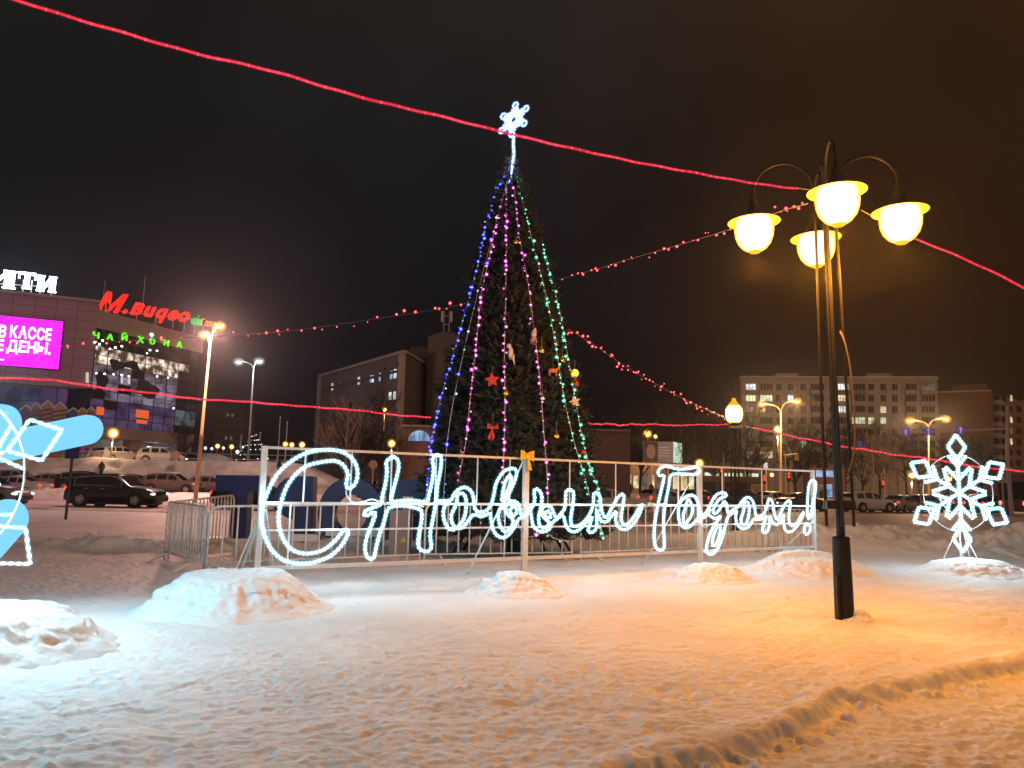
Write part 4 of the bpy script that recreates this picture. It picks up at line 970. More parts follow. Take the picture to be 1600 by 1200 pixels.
REDS = emit('sign_red', (1.0, .022, .012), 1.6); REDH = emit('sign_red_rim', (1, .05, .03), .8)
sg = thing('rooftop_sign', 'red glowing slanted script sign М.видео on the shopping centre roof', 'sign', AM)
put_text('М', (150, 483), (198, 487.5), 30, AM, DM, REDS, sg, .42, .030, 0, .5)
put_text('.', (192, 488), (199, 489), 26, AM, DM, REDS, sg, .3, .03, 0, .5)
put_text('вuqeo', (203, 489.5), (296, 500), 24.5, AM, DM, REDS, sg, .42, .024, 0, .5, .02)
m_ = MB()
for px in (160, 185, 215, 245, 272, 290):
    a = VPL(px, 488 + (px - 150) * .10, AM, DM) - Vector((DM.y, -DM.x, 0)) * .5; m_.bar(Vector((a.x, a.y, zr - .5)), a + Vector((0, 0, .6)), .12)
m_.bar(VPL(150, 482, AM, DM) + Vector((.3, .4, 0)), VPL(294, 497, AM, DM) + Vector((.3, .4, 0)), .1); m_.build('rack', POLEG, sg)
GREENS = emit('sign_green', (.16, .95, .02), 1.1)
sg = thing('facade_sign', 'green glowing letters ЧАЙХОНА along the top of the glass front', 'sign', R_(143, 530))
KG = K + NR * .25
for ch, px, py, w_ in (('Ч', 145, 527, 11), ('А', 167, 530, 11), ('Й', 190, 531, 10), ('Х', 215, 534, 11), ('О', 234, 537, 9), ('Н', 256, 539.5, 9), ('А', 276, 542, 10)):
    put_text(ch, (px, py), (px + w_ - 1.5, py + w_ * .1), 9.5, KG, DR, GREENS, sg, 0, .012, 0, .2)
sg = thing('rooftop_sign', 'orange glowing letters Гала with a green apple at the roof\'s right end', 'sign', VPL(302, 505, AM, DM))
put_text('Гала', (314, 508), (336, 513), 11, AM, DM, emit('sign_orange', (1, .20, .02), 1.4), sg, .1, .01, 0, .3, .05)
c = VPL(307, 503, AM, DM)
m_ = MB()
for sx in (-1, 1): m_.ball(c + DM * .32 * sx, .52, 10, 8, (1, 1, 1.05))
m_.bar(c + Vector((0, 0, .5)), c + DM * .35 + Vector((0, 0, 1.05)), .14); m_.build('apple', emit('apple_green', (.03, .75, .14), .75), sg)
m_ = MB()
for px in (304, 318, 332): a = VPL(px, 508, AM, DM); m_.bar(Vector((a.x, a.y, zr - .6)), a, .1)
m_.build('rack', POLEG, sg)
KV = K + NL * .5
scr = thing('video_screen', 'large magenta video screen with white Cyrillic writing on the panel wall', 'screen', VPL(0, 530, KV, DL))
a, b_ = VPL(-260, 520, KV, DL), VPL(97, 520, KV, DL); z0, z1 = VPL(92, 577, KV, DL).z, VPL(97, 502, KV, DL).z
MAG = emit('screen_magenta', (1.0, .016, .93), 1.35)
m_ = MB(); wallbox(m_, a, b_, z0, z1, NL, .12); m_.build('display', MAG, scr)
m_ = MB(); wallbox(m_, a - DL * .2 - NL * .13, b_ + DL * .15 - NL * .13, z0 - .15, z1 + .15, NL, .3); m_.build('housing', BLACK, scr)
SW = emit('screen_white', (1, .93, 1), 2.2)
put_text('В', (-3, 526), (9, 526.5), 18.5, KV, DL, SW, scr, 0, .03, .03, .03)
put_text('КАССЕ', (15, 526.5), (80, 528), 18.5, KV, DL, SW, scr, 0, .03, .03, .03)
put_text('Е', (-7, 547), (5, 547.5), 17.5, KV, DL, SW, scr, 0, .03, .03, .03)
put_text('ДЕНЫ.', (10, 548), (79, 551), 17.5, KV, DL, SW, scr, 0, .03, .03, .03)
put_text('—', (-12, 565), (6, 565.5), 12, KV, DL, SW, scr, 0, .02, .03, .03)
# row of striped toy houses over the entrance
rg = random.Random(9); HC = [(.16, .07, .16), (.20, .16, .12), (.42, .22, .08), (.45, .24, .12), (.05, .07, .22), (.35, .25, .1), (.5, .26, .1)]
for i, (x0, x1, yt, yb) in enumerate(((31, 45, 632, 661), (46, 61, 629, 661), (63, 80, 625, 660), (82, 101, 628, 661), (105, 120, 637, 660), (121, 133, 637, 659), (135, 147, 636, 658))):
    a = VPL(x0, yb, K, DL); b_ = VPL(x1, yb, K, DL); H = (yb - yt) * a.y / F; W = (b_ - a).dot(DL)
    t = thing('toy_house', ('dull violet toy house, farthest left', 'grey brown toy house, second from the left', 'tall ochre toy house with dark stripes, peak highest', 'orange toy house with brown stripes, leaning', 'blue toy house of the entrance row', 'narrow sand coloured toy house', 'orange and blue toy house at the right end')[i] + ' in the row over the mall entrance', 'toy house', a, 0, 'toy houses over the mall entrance')
    m_ = MB(); m_.prism([a, b_, b_ + Vector((0, 0, H * .68)), (a + b_) / 2 + Vector((0, 0, H * .98)), a + Vector((0, 0, H * .68))], -NL * 1.2); m_.build('wall', mat('toy_%d' % i, HC[i], .6), t)
    if i in (2, 3, 6, 1):
        for k in range(3):
            m_ = MB(); z = H * (.12 + .2 * k); m_.bar(a + DL * .05 + NL * .02 + Vector((0, 0, z)), b_ - DL * .05 + NL * .02 + Vector((0, 0, z + .25)), .05, H * .09); m_.build('stripe', mat('toy_stripe', (.09, .04, .05), .6), t)
    m_ = MB(); pk = (a + b_) / 2 + Vector((0, 0, H)); m_.bar(a + Vector((0, 0, H * .68)) - DL * .15 - NL * .6, pk - NL * .6, 1.5, .16); m_.bar(pk - NL * .6, b_ + Vector((0, 0, H * .68)) + DL * .15 - NL * .6, 1.5, .16); m_.build('roof', SNOWB, t)

# ------------------------------------------------------------------ raised car park with its snow bank
DK = 3.0
m_ = MB(); m_.box((-62, 106, DK / 2 - .1), (86, 64, DK + .2 - .2)); o = m_.build('parking_deck', SNOWR); struct(o)
def bank():
    nx, nz = 220, 18; vs = []; fs = []; xs = np.linspace(-90, -12, nx)
    top = DK + .25 - 2.6 * np.clip(sst(-21.5, -12.5, xs), 0, 1)
    for i, x in enumerate(xs):
        for j in range(nz):
            v = j / (nz - 1); yy = 70.2 + 3.9 * v ** .7 + .6 * float(fbm(np.array([x * .5]), np.array([v * 4.]), 41, 3)[0]); zz = top[i] * v ** .8 * (1 + .10 * float(fbm(np.array([x * .3]), np.array([v * 2.]), 44, 3)[0]))
            vs.append((x, yy, zz))
        vs[-1] = (x, 76.5 if x < -19 else 75, top[i] - .02)
    for i in range(nx - 1):
        for j in range(nz - 1): a = i * nz + j; fs.append((a, a + nz, a + nz + 1, a + 1))
    m_ = MB(); m_.add(vs, fs); o = m_.build('snow_bank', SNOWB, smooth=True); struct(o)
bank()
# low snow strip between the lanes
def strip(x0, x1, y, h, w_, seed, m=SNOWB):
    nx, nv = 160, 9; vs = []; fs = []; xs = np.linspace(x0, x1, nx)
    for x in xs:
        for j in range(nv):
            v = j / (nv - 1); n_ = float(fbm(np.array([x * .8]), np.array([v * 2.]), seed, 3)[0])
            vs.append((x, y + (v - .5) * w_, -.02 + h * math.sin(math.pi * v) ** .6 * (1 + .35 * n_)))
    for i in range(nx - 1):
        for j in range(nv - 1): a = i * nv + j; fs.append((a, a + nv, a + nv + 1, a + 1))
    m_ = MB(); m_.add(vs, fs); struct(m_.build('snow_strip', m, smooth=True))
strip(-60, 10, 52, .62, 3.0, 51); strip(8, 90, 78, .9, 3.5, 52); strip(-60, 6, 35.6, .12, 1.2, 53)
rail = thing('railing', 'thin metal railing along the edge of the raised car park', 'railing', (-45, 76.0, DK))
m_ = MB()
for z in (.45, .95): m_.bar((-80, 76, DK + z), (-20, 76, DK + z), .05)
for i in range(41): m_.bar((-80 + i * 1.5, 76.04, DK), (-80 + i * 1.5, 76.04, DK + .98), .04)
m_.build('rails_and_posts', POLEG, rail)
hc_ = P(330, 712, 92)
m_ = MB(); m_.ball((hc_.x, 92, DK + .2), 1.7, 20, 8, (1.7, 1.0, .75)); o = m_.build('snow_pile', SNOWB, smooth=True); tag(o, 'rounded snow pile on the raised car park by its railing', 'snow heap')

# ------------------------------------------------------------------ vehicles
TYRE = mat('tyre', (.015, .015, .016), .8); RIM = mat('rim', (.55, .55, .56), .38, .35); CGLASS = mat('car_glass', (.010, .010, .013), .08); BUMP = mat('black_plastic', (.02, .02, .021), .6)
HEAD = emit('headlight_on', (.9, .95, 1.0), 4, False); TAIL = emit('tail_light_on', (1.0, .03, .02), 3.2, False); BRAKE = emit('brake_glow', (1, .07, .05), 7, False)
HOFF = mat('headlight_off', (.5, .5, .52), .15); TOFF = mat('tail_light_off', (.22, .012, .01), .25); PLATE = mat('number_plate', (.65, .65, .62), .5)
def paint(name, col, metal=.25): return mat('paint_' + name, col, .28, metal, coat=.5)
PROF = {
 'suv':   dict(L=4.75, W=1.88, H=1.70, belt=[(-.5, .62), (-.485, .95), (-.30, 1.06), (.20, 1.02), (.24, 1.0), (.40, .93), (.475, .80), (.5, .55)], roof=[(-.5, .62), (-.487, .97), (-.472, 1.14), (-.425, 1.44), (-.36, 1.56), (-.20, 1.66), (-.02, 1.69), (.065, 1.62), (.215, 1.10), (.25, 1.02), (.40, .95), (.475, .81), (.5, .56)], ws=(.075, .225), rw=(-.470, -.425), sw=(-.385, .14)),
 'sedan': dict(L=4.6, W=1.78, H=1.46, belt=[(-.5, .6), (-.49, .88), (-.30, .95), (.18, .90), (.40, .80), (.475, .70), (.5, .5)], roof=[(-.5, .6), (-.49, .90), (-.42, .99), (-.34, 1.05), (-.18, 1.38), (-.05, 1.46), (.05, 1.42), (.21, .97), (.40, .84), (.475, .72), (.5, .52)], ws=(.06, .20), rw=(-.33, -.19), sw=(-.27, .14)),
 'hatch': dict(L=4.1, W=1.74, H=1.50, belt=[(-.5, .6), (-.485, .92), (-.30, .97), (.20, .92), (.40, .83), (.475, .72), (.5, .5)], roof=[(-.5, .6), (-.487, .95), (-.45, 1.15), (-.38, 1.42), (-.2, 1.50), (.0, 1.49), (.08, 1.42), (.23, .98), (.40, .86), (.475, .74), (.5, .52)], ws=(.09, .22), rw=(-.448, -.385), sw=(-.36, .15)),
}
def car(label, loc, hd, col, kind='sedan', on=True, group='cars on the streets and car parks', snow=False, far=False):
    pr = PROF[kind]; L, W = pr['L'], pr['W']; hw = W / 2
    t = thing('parked_car' if not on else 'car', label, 'car', loc, hd, group)
    ip = lambda tab, f: float(np.interp(f, [p[0] for p in tab], [p[1] for p in tab]))
    rmin = max(p[1] for p in pr['roof']); bmean = ip(pr['belt'], 0)
    def sec(f):
        zb_, zt_ = ip(pr['belt'], f), ip(pr['roof'], f); s = 1 - .16 * (abs(f) / .5) ** 7 - .02 * (abs(f) / .5) ** 2
        k = min(max((zt_ - zb_) / (rmin - bmean), 0), 1); tw = hw * s * (.965 - .24 * k); zs = .22 + (.10 if abs(f) > .44 else 0)
        return [(hw * .86 * s, zs), (hw * s * .985, zs + .12), (hw * s, .56 * zb_ + .08), (hw * s * .985, zb_ - .02), (hw * s * .965, zb_), (tw, max(zt_ - .07 * k, zb_ + .005)), (tw * .90, zt_ + .005 - .02 * k + .012), (0, zt_ + .035)]
    fr = sorted(set([round(x, 4) for x in np.linspace(-.5, .5, 34)] + [p[0] for p in pr['roof']] + [p[0] for p in pr['belt']]))
    vs = []; fs = []; n = 15
    for f in fr:
        s_ = sec(f); ring = [(f * L, -y, z) for y, z in s_] + [(f * L, y, z) for y, z in reversed(s_[:-1])]; vs += ring
    for i in range(len(fr) - 1):
        for k in range(n - 1): a = i * n + k; fs.append((a, a + n, a + n + 1, a + 1))
        fs.append((i * n, i * n + n - 1, (i + 1) * n + n - 1, (i + 1) * n))
    fs.append(tuple(range(n))); fs.append(tuple(range((len(fr) - 1) * n, len(fr) * n)))
    m_ = MB(); m_.add(vs, fs); m_.build('body', col, t, local=True, smooth=True)
    m_ = MB(); m_.box((0, 0, .33), (L * .86, hw * 1.72, .38)); m_.build('underbody', BUMP, t, local=True)
    off = .008
    for sg_ in (-1, 1):                                                 # side glass
        m_ = MB(); xs = np.linspace(*pr['sw'], 15); row = []
        for f in xs:
            s_ = sec(f); lo, hi = s_[4], s_[5]; lf = .12; uf = .92
            row.append(((f * L, sg_ * (lo[0] + (hi[0] - lo[0]) * lf + off), lo[1] + (hi[1] - lo[1]) * lf), (f * L, sg_ * (lo[0] + (hi[0] - lo[0]) * uf + off), lo[1] + (hi[1] - lo[1]) * uf)))
        for i in range(14):
            if i in (4, 9): continue
            m_.add([row[i][0], row[i + 1][0], row[i + 1][1], row[i][1]], [(0, 1, 2, 3)])
        m_.build('side_window', CGLASS, t, local=True, recalc=False)
        m_ = MB(); m_.tube([(v[0], v[1] + sg_ * .006, v[2] - .02) for v, _ in row] + [(row[-1][1][0] - .02, row[-1][1][1] + sg_ * .006, row[-1][1][2])] + [(v[0], v[1] + sg_ * .006, v[2] + .015) for _, v in reversed(row)], .013, 4, True); m_.build('window_trim', RIM, t, local=True)
    for nm, (f0, f1), sgx in (('windscreen', pr['ws'], 1), ('rear_window', pr['rw'], -1)):
        m_ = MB(); xs = np.linspace(f0, f1, 7); row = []
        for f in xs:
            s_ = sec(f); y1 = s_[6][0] * .93; row.append([(f * L + sgx * .012, yy, (s_[6][1] + (s_[7][1] - s_[6][1]) * (1 - abs(q))) + .014) for q, yy in ((-1, -y1), (-.5, -y1 * .5), (0, 0), (.5, y1 * .5), (1, y1))])
        for i in range(6):
            for k in range(4): m_.add([row[i][k], row[i + 1][k], row[i + 1][k + 1], row[i][k + 1]], [(0, 1, 2, 3)])
        m_.build(nm, CGLASS, t, local=True, recalc=False, smooth=True)
    wr = .385 if kind == 'suv' else .315
    for fx in (-.295, .305):
        for sg_ in (-1, 1):
            c = Vector((fx * L, sg_ * (hw - .10), wr)); axv = (0, sg_, 0)
            m_ = MB(); m_.lathe(c, [(.001, .06), (wr * 1.17, .06), (wr * 1.17, .112), (.001, .112)], 22, axv); m_.build('wheel_arch', BUMP, t, local=True)
            m_ = MB(); m_.lathe(c, [(wr * .62, .125), (wr * .66, .138), (wr * .93, .138), (wr, .11), (wr, -.08), (wr * .6, -.1)], 24, axv); wo_ = m_.build('wheel', TYRE, t, local=True, smooth=True)
            m_ = MB(); m_.lathe(c, [(.001, .122), (wr * .2, .128), (wr * .22, .112), (wr * .63, .112), (wr * .64, .128)], 20, axv)
            for k in range(5):
                a = k * 1.2566; dv = Vector((math.cos(a), 0, math.sin(a))); m_.bar(c + Vector((0, sg_ * .122, 0)) + dv * wr * .15, c + Vector((0, sg_ * .122, 0)) + dv * wr * .6, .014, .06)
            m_.build('rim', RIM, wo_, local=True)
    for sg_ in (-1, 1):
        zh = ip(pr['belt'], .46) - .12; s_ = sec(.465); m_ = MB(); m_.ball((.462 * L, sg_ * s_[2][0] * .86, zh), .13, 10, 6, (1.5, .95, .6)); m_.build('headlight', HEAD if on else HOFF, t, local=True, smooth=True)
        zt_ = ip(pr['belt'], -.485) - .03; s_ = sec(-.485); m_ = MB(); m_.ball((-.483 * L, sg_ * s_[2][0] * .88, zt_), .12, 10, 6, (.75, 1.1, 1.0 if kind != 'sedan' else .7)); m_.build('tail_light', TAIL if on else TOFF, t, local=True, smooth=True)
        m_ = MB(); m_.ball((.10 * L, sg_ * (hw + .09), bmean + .08), .09, 8, 6, (.7, 1, .75)); m_.build('wing_mirror', col, t, local=True, smooth=True)
        m_ = MB()
        for fx in (-.06, -.24): m_.box((fx * L, sg_ * (hw * .99 + .006), bmean - .10), (.16, .02, .03))
        m_.build('door_handles', BUMP if kind != 'suv' else RIM, t, local=True)
    for sx in (-1, 1):
        m_ = MB(); m_.box((sx * .497 * L, 0, .42), (.06, W * .72, .20)); m_.build('bumper', BUMP, t, local=True)
    m_ = MB(); m_.box((-.505 * L - .01, 0, .68 if kind != 'sedan' else .62), (.02, .52, .11)); m_.build('number_plate', PLATE, t, local=True)
    if snow:
        m_ = MB(); m_.ball((-.08 * L, 0, rmin - .03), 1, 16, 6, (.24 * L, hw * .66, .10)); m_.build('roof_snow', SNOWB, t, local=True, smooth=True)
    return t
BLK = paint('black', (.012, .012, .016)); DRED = paint('dark_red', (.14, .012, .016)); TAN = paint('tan', (.16, .12, .085)); SILVER = paint('silver', (.40, .38, .37), .5); WHITE = paint('white', (.60, .58, .58), 0)
GREY = paint('grey', (.16, .15, .15), .4); NAVYP = paint('navy', (.02, .03, .07)); PINKG = paint('mauve', (.22, .15, .17), .3); BROWN = paint('brown', (.10, .06, .05))
def ctr(px0, px1, Y): return P((px0 + px1) / 2, 750, Y).x
GL = 'cars in the street on the left'; GU = 'cars in the raised car park'; GR = 'cars queueing on the road at the right'
car('black four wheel drive car with glowing tail light, driving right on the near lane', (ctr(112, 258, 40.5), 40.5, 0), R(-2), BLK, 'suv', True, GL)
car('grey car with lit headlights entering at the left picture edge', (ctr(-92, 46, 38.5), 38.5, 0), R(0), GREY, 'hatch', True, GL)
car('silver saloon seen from behind left of the black car', (ctr(-25, 76, 54.5), 54.5, 0), R(176), SILVER, 'sedan', True, GL)
car('dark car behind the blue letter Т, only its red tail light clear', (ctr(341, 470, 41), 41, 0), R(1), BLK, 'sedan', True, GL)
for lab, a, b, Y, m, k in (('dark parked car partly hidden behind the silver saloon', -5, 60, 67, GREY, 'suv'), ('mauve parked car left of the leaning blue signpost', 55, 112, 67, PINKG, 'sedan'), ('black parked four wheel drive in the row under the bank', 106, 166, 67, BLK, 'suv'), ('dark red parked hatchback in the row under the bank', 183, 240, 67, DRED, 'hatch'), ('tan parked car beside the orange lamp post', 228, 312, 64, TAN, 'suv'), ('pale mauve parked van nose right of the orange lamp post', 306, 360, 68, PINKG, 'hatch')):
    car(lab, (ctr(a, b, Y), Y, 0.25), R(3), m, k, False, GL, snow='mauve parked car' in lab or 'tan' in lab)
for lab, a, b, Y, m, k, hd in (('silver car in the raised car park, far left of the round lamp', 146, 172, 84, SILVER, 'suv', 60), ('white car facing away beside the round globe lamp', 163, 202, 82, WHITE, 'suv', 62), ('red car in the raised car park behind the white one', 192, 232, 86, paint('red', (.25, .015, .02)), 'hatch', 70), ('white estate car with snowy roof in the raised car park', 222, 276, 82, WHITE, 'suv', 20), ('dark car in the raised car park with dazzling headlights', 272, 306, 88, BLK, 'sedan', -50)):
    car(lab, (ctr(a, b, Y), Y, DK), R(hd), m, k, 'dazzling' in lab, GU, snow='snowy' in lab)
for px, py in ((287, 715), (313, 716), (427, 716)):
    pass
for lab, a, b, Y, m, k in (('violet small car right of the enclosure, behind the big С', 575, 606, 76, PINKG, 'hatch'), ('dark car by the round road sign behind the letter Н', 598, 648, 72, BLK, 'sedan')):
    car(lab, (ctr(a, b, Y), Y, .3), R(10), m, k, False, GU)
for lab, a, b, Y, m, k, hd, on in (('white car right of the fir tree, behind the small letter м', 915, 990, 46, WHITE, 'sedan', 2, True), ('silver car with bright tail lights behind the letter Г', 1008, 1066, 58, SILVER, 'hatch', 35, True), ('dark car braking right of the letter Г', 1072, 1112, 66, BLK, 'hatch', 38, True), ('dark blue car behind the letters о and д', 1130, 1190, 57, NAVYP, 'suv', 6, True),
     ('white car seen from behind, left of the exclamation mark', 1188, 1232, 64, WHITE, 'hatch', 40, True), ('black car with a snowy trunk beside the exclamation mark', 1218, 1284, 62, BLK, 'sedan', 30, True), ('white four wheel drive right of the black lamp post', 1318, 1388, 63, WHITE, 'suv', 22, True), ('pale car right of the white four wheel drive, brake lights on', 1382, 1430, 65, SILVER, 'sedan', 42, True), ('dark car left of the lit snowflake\'s middle', 1422, 1466, 67, BLK, 'hatch', 42, True), ('dark car seen between the right arms of the lit snowflake', 1512, 1568, 64, BLK, 'suv', 35, True), ('brown car just right of the dark one behind the snowflake', 1470, 1512, 70, BROWN, 'sedan', 40, True)):
    car(lab, (ctr(a, b, Y), Y, 0), R(hd), m, k, on, GR)
# buses
def bus(label, px0, px1, Y, ytop, hd, col, lit):
    x0, x1 = P(px0, 750, Y).x, P(px1, 750, Y).x; L = (x1 - x0); H = min(P((px0 + px1) / 2, ytop, Y).z, 3.3)
    t = thing('bus', label, 'bus', ((x0 + x1) / 2, Y, 0), hd, 'buses on the road')
    m_ = MB(); pr_ = [(-1.2, .35), (-1.24, .6), (-1.24, H - .35), (-1.05, H - .05), (0, H), (1.05, H - .05), (1.24, H - .35), (1.24, .6), (1.2, .35)]
    m_.prism([(-L / 2, y, z) for y, z in pr_], (L, 0, 0)); m_.build('body', col, t, local=True)
    for sg_ in (-1, 1):
        k = max(3, int(L / 1.5))
        for i in range(k): m_ = MB(); m_.box((-L / 2 + L * (i + .5) / k, sg_ * 1.245, H * .62), (L / k * .86, .02, H * .34)); m_.build('window', lit, t, local=True)
    for sx in (-1, 1):
        m_ = MB(); m_.box((sx * (L / 2 + .005), 0, H * .60), (.02, 2.1, H * .42)); m_.build('end_window', CGLASS, t, local=True)
        for sg_ in (-1, 1):
            m_ = MB(); m_.ball((sx * L / 2, sg_ * 1.0, .75 if sx > 0 else 1.0), .14, 8, 6, (.5, 1, 1.2)); m_.build('headlight' if sx > 0 else 'tail_light', HEAD if sx > 0 else BRAKE, t, local=True)
            m_ = MB(); m_.lathe((sx * L * .32, sg_ * 1.12, .47), [(.001, .13), (.3, .14), (.46, .13), (.47, -.1)], 20, (0, sg_, 0)); m_.build('wheel', TYRE, t, local=True, smooth=True)
    return t
bus('dark bus with red top light crossing behind the letters о and д', 1090, 1186, 76, 744, R(4), BROWN, mat('bus_glass', (.02, .018, .018), .1))
bus('dark van like bus cut off by the right picture edge', 1566, 1660, 62, 742, R(20), BROWN, CGLASS)

# ------------------------------------------------------------------ street lamps, signs
SOD = emit('sodium_lens', (1.0, .55, .14), 5, False); SODH = bloom_shell('sodium_halo', (1, .34, .02), 1.1, .8, 3.2); LEDL = emit('led_lens', (.80, .95, 1.0), 4, False); LED_HALO = bloom_shell('led_halo', (.45, .62, .6), .7, .6, 3.2)  # halo materials imitate the glow around lit lamps
OR = (1.0, .56, .26)
def arm_lamp(label, px, base_y, Y, heads, top_y, polem, power, lens=SOD, halo_shell=SODH, lcol=OR, zbase=None, r0_=.11, s=1.0, lean=0):
    b_ = P(px, base_y, Y); z0 = b_.z if zbase is None else zbase; tp_ = P(px + lean, top_y, Y)
    t = thing('street_lamp', label, 'street lamp', (b_.x, Y, 0), 0, 'tall street lamps along the roads')
    jn = Vector((tp_.x, Y, tp_.z)); bot = Vector((b_.x, Y, z0 - .6))
    m_ = MB(); mid = bot.lerp(jn, .42); m_.tube([bot, mid - Vector((0, 0, .1)), mid, mid + Vector((0, 0, .1)), jn], [r0_ * 1.25, r0_ * 1.1, r0_ * 1.35, r0_ * .9, r0_ * .55], 10); m_.build('pole', polem, t, smooth=True)
    for hx, hy in heads:
        h = P(hx, hy, Y); dv = Vector((h.x - jn.x, 0, 0)); sg_ = 1 if dv.x > 0 else -1
        m_ = MB(); m_.tube(smoothline([jn, jn + Vector((dv.x * .15, 0, (h.z - jn.z) * .6)), jn + Vector((dv.x * .45, 0, (h.z - jn.z) * .92)), Vector((h.x - sg_ * .3 * s, Y, h.z + .05))], .15), r0_ * .45, 6); m_.build('arm', polem, t, smooth=True)
        m_ = MB(); m_.ball(h + Vector((0, 0, .07 * s)), .28 * s, 12, 6, (1.25, .6, .35)); hd_ = m_.build('lamp_head', polem, t, smooth=True)
        m_ = MB(); m_.ball(h - Vector((0, 0, .05 * s)), .22 * s, 12, 6, (1.05, .7, .6)); m_.build('lens', lens, hd_, smooth=True)
        m_ = MB(); m_.ball(h - Vector((0, 0, .03 * s)), .52 * s, 14, 8, (1.05, .9, .85)); m_.build('halo_shell', halo_shell, hd_, smooth=True)  # added shell that imitates the glow around the lamp head
        if power: plight(t, h - Vector((0, 0, .35 * s)), lcol, power)
    return t
OPOLE = mat('ochre_pole', (.55, .36, .17), .5)
arm_lamp('tall orange lit street lamp pole in front of the shopping centre', 306, 770, 50, [(343, 509), (320, 523)], 541, OPOLE, 5000, lcol=(1, .50, .40), lean=22, s=.9)
arm_lamp('tall grey street lamp with two white LED heads in the raised car park', 388, 722, 80, [(373, 565), (405, 564)], 577, POLEG, 300, LEDL, LED_HALO, (.85, .95, 1.0), DK, lean=8, s=1.3)
arm_lamp('twin armed orange street lamp in front of the tall flats, left of the black lamp', 1220, 792, 80, [(1191, 631), (1245, 627)], 643, OPOLE, 3000, s=1.1)
arm_lamp('twin armed orange street lamp behind the lit snowflake', 1451, 790, 90, [(1422, 657), (1477, 654)], 667, OPOLE, 3000, s=1.35)
def post_lamp(label, px, py, Y, power, r=.3, col='sod', pole=True, zbase=None, polem=POLEG):
    c = P(px, py, Y); z0 = gz(c.x, Y) if zbase is None else zbase
    t = thing('post_lamp', label, 'street lamp', (c.x, Y, z0), 0, 'small lamps glowing in the distance')
    m_ = MB(); m_.cyl((c.x, Y, z0 - .3), (c.x, Y, c.z - r * .8), r * .22, r * .16, 8); m_.build('pole', polem, t, smooth=True)
    MB().ball(c, r, 12, 8).build('globe', SOD if col == 'sod' else LEDL, t, smooth=True)
    MB().ball(c, r * 1.9, 14, 10).build('halo_ball', SODH if col == 'sod' else LED_HALO, t, smooth=True)  # larger ball added as a soft glow around the globe
    if power: plight(t, c - Vector((0, 0, r * 2.4)), OR if col == 'sod' else (.85, .95, 1), power)
post_lamp('round orange globe lamp on a thin post before the shopping centre', 177, 677, 75.5, 900, .36, zbase=DK)
post_lamp('round orange lamp over the sign, in front of the grey brown building', 612, 693, 62, 150, .22, zbase=0.4)
for i, (px, py, Y, lb) in enumerate(((340, 697, 190, 'orange'), (362, 698, 190, 'orange'), (380, 699, 200, 'pale'), (446, 694, 170, 'orange'), (456, 695, 180, 'orange'), (472, 695, 150, 'orange'), (321, 700, 200, 'pale'), (371, 706, 160, 'pale'), (349, 700, 210, 'pale'), (331, 701, 220, 'pale'))):
    post_lamp(('far orange lamp just right of the orange pole', 'far orange lamp left of the grey lamp\'s foot', 'far pale lamp touching the grey lamp\'s foot', 'far orange lamp over the frame corner, leftmost of three', 'far orange lamp over the frame, middle of three', 'far orange lamp over the top of the big С, brightest of three', 'far pale lamp left of the orange pole\'s collar', 'far pale lamp low beside the small lit tree', 'faint far pale lamp between two orange ones', 'faint far pale lamp right beside the orange pole')[i], px, py, Y, 0, .42 if lb == 'orange' else .3, 'sod' if lb == 'orange' else 'led', zbase=0)
post_lamp('orange lamp above the advertising board right of the fir tree', 1012, 678, 110, 4000, .42)
post_lamp('smaller orange lamp beside the one above the advertising board', 1024, 682, 120, 0, .24)
post_lamp('orange lamp over the right end of the letter Г', 1093, 724, 85, 1500, .34)
post_lamp('orange lamp before the flats, just left of the twin armed lamp', 1215, 671, 145, 5000, .55)
post_lamp('orange lamp left of the lit snowflake, by a yellow sign', 1424, 743, 150, 5000, .5)
post_lamp('dim yellow lamp seen between the snowflake\'s upper arms', 1484, 748, 160, 3000, .42)
post_lamp('tiny orange lamp behind the bus', 1206, 742, 120, 0, .25)
post_lamp('orange lamp glowing low before the grey brown building', 601, 640, 71.5, 130, .16)
# round globe lamp where the red ropes meet
gl = P(1147, 645, 26); t = thing('globe_lamp', 'round glowing globe lamp on a cluster of black rods behind the sign', 'street lamp', (gl.x, 26, 0)); zg = gz(gl.x, 26)
m_ = MB(); m_.lathe(gl, [(.16, -.32), (.22, -.28), (.275, -.14), (.285, 0), (.26, .14), (.19, .24)], 24); m_.build('globe', emit('globe_warm', (1, .60, .16), 6, False), t, smooth=True)
m_ = MB(); m_.lathe(gl, [(.205, .235), (.21, .25), (.15, .33), (.07, .40), (.075, .46), (.05, .50), (.001, .51)], 20); m_.build('cap', emit('globe_cap', (1, .42, .012), 1.1, False), t, smooth=True)
m_ = MB(); m_.lathe(gl, [(.16, -.325), (.19, -.36), (.14, -.40), (.06, -.44), (.05, -.6)], 20); m_.build('collar', BLACK, t, smooth=True); plight(t, gl + Vector((0, -.45, .05)), OR, 350, .2)
m_ = MB(); m_.cyl((gl.x, 26, gl.z - .5), (gl.x, 26, zg + .9), .05, .05, 10); m_.cyl((gl.x, 26, zg + 1.0), (gl.x, 26, zg - .1), .12, .12, 14); m_.build('pole', BLACK, t)
for k in range(4): a = .4 + k * math.pi / 2; m_ = MB(); m_.cyl((gl.x + .17 * math.cos(a), 26 + .17 * math.sin(a), gl.z - .45), (gl.x + .17 * math.cos(a), 26 + .17 * math.sin(a), zg + 1.1), .024, .024, 8); m_.build('rod', BLACK, t)
for z_ in (gl.z - .5, zg + 1.4): m_ = MB(); m_.box((gl.x, 26, z_), (.45, .45, .09)); m_.build('rod_clamp', BLACK, t)

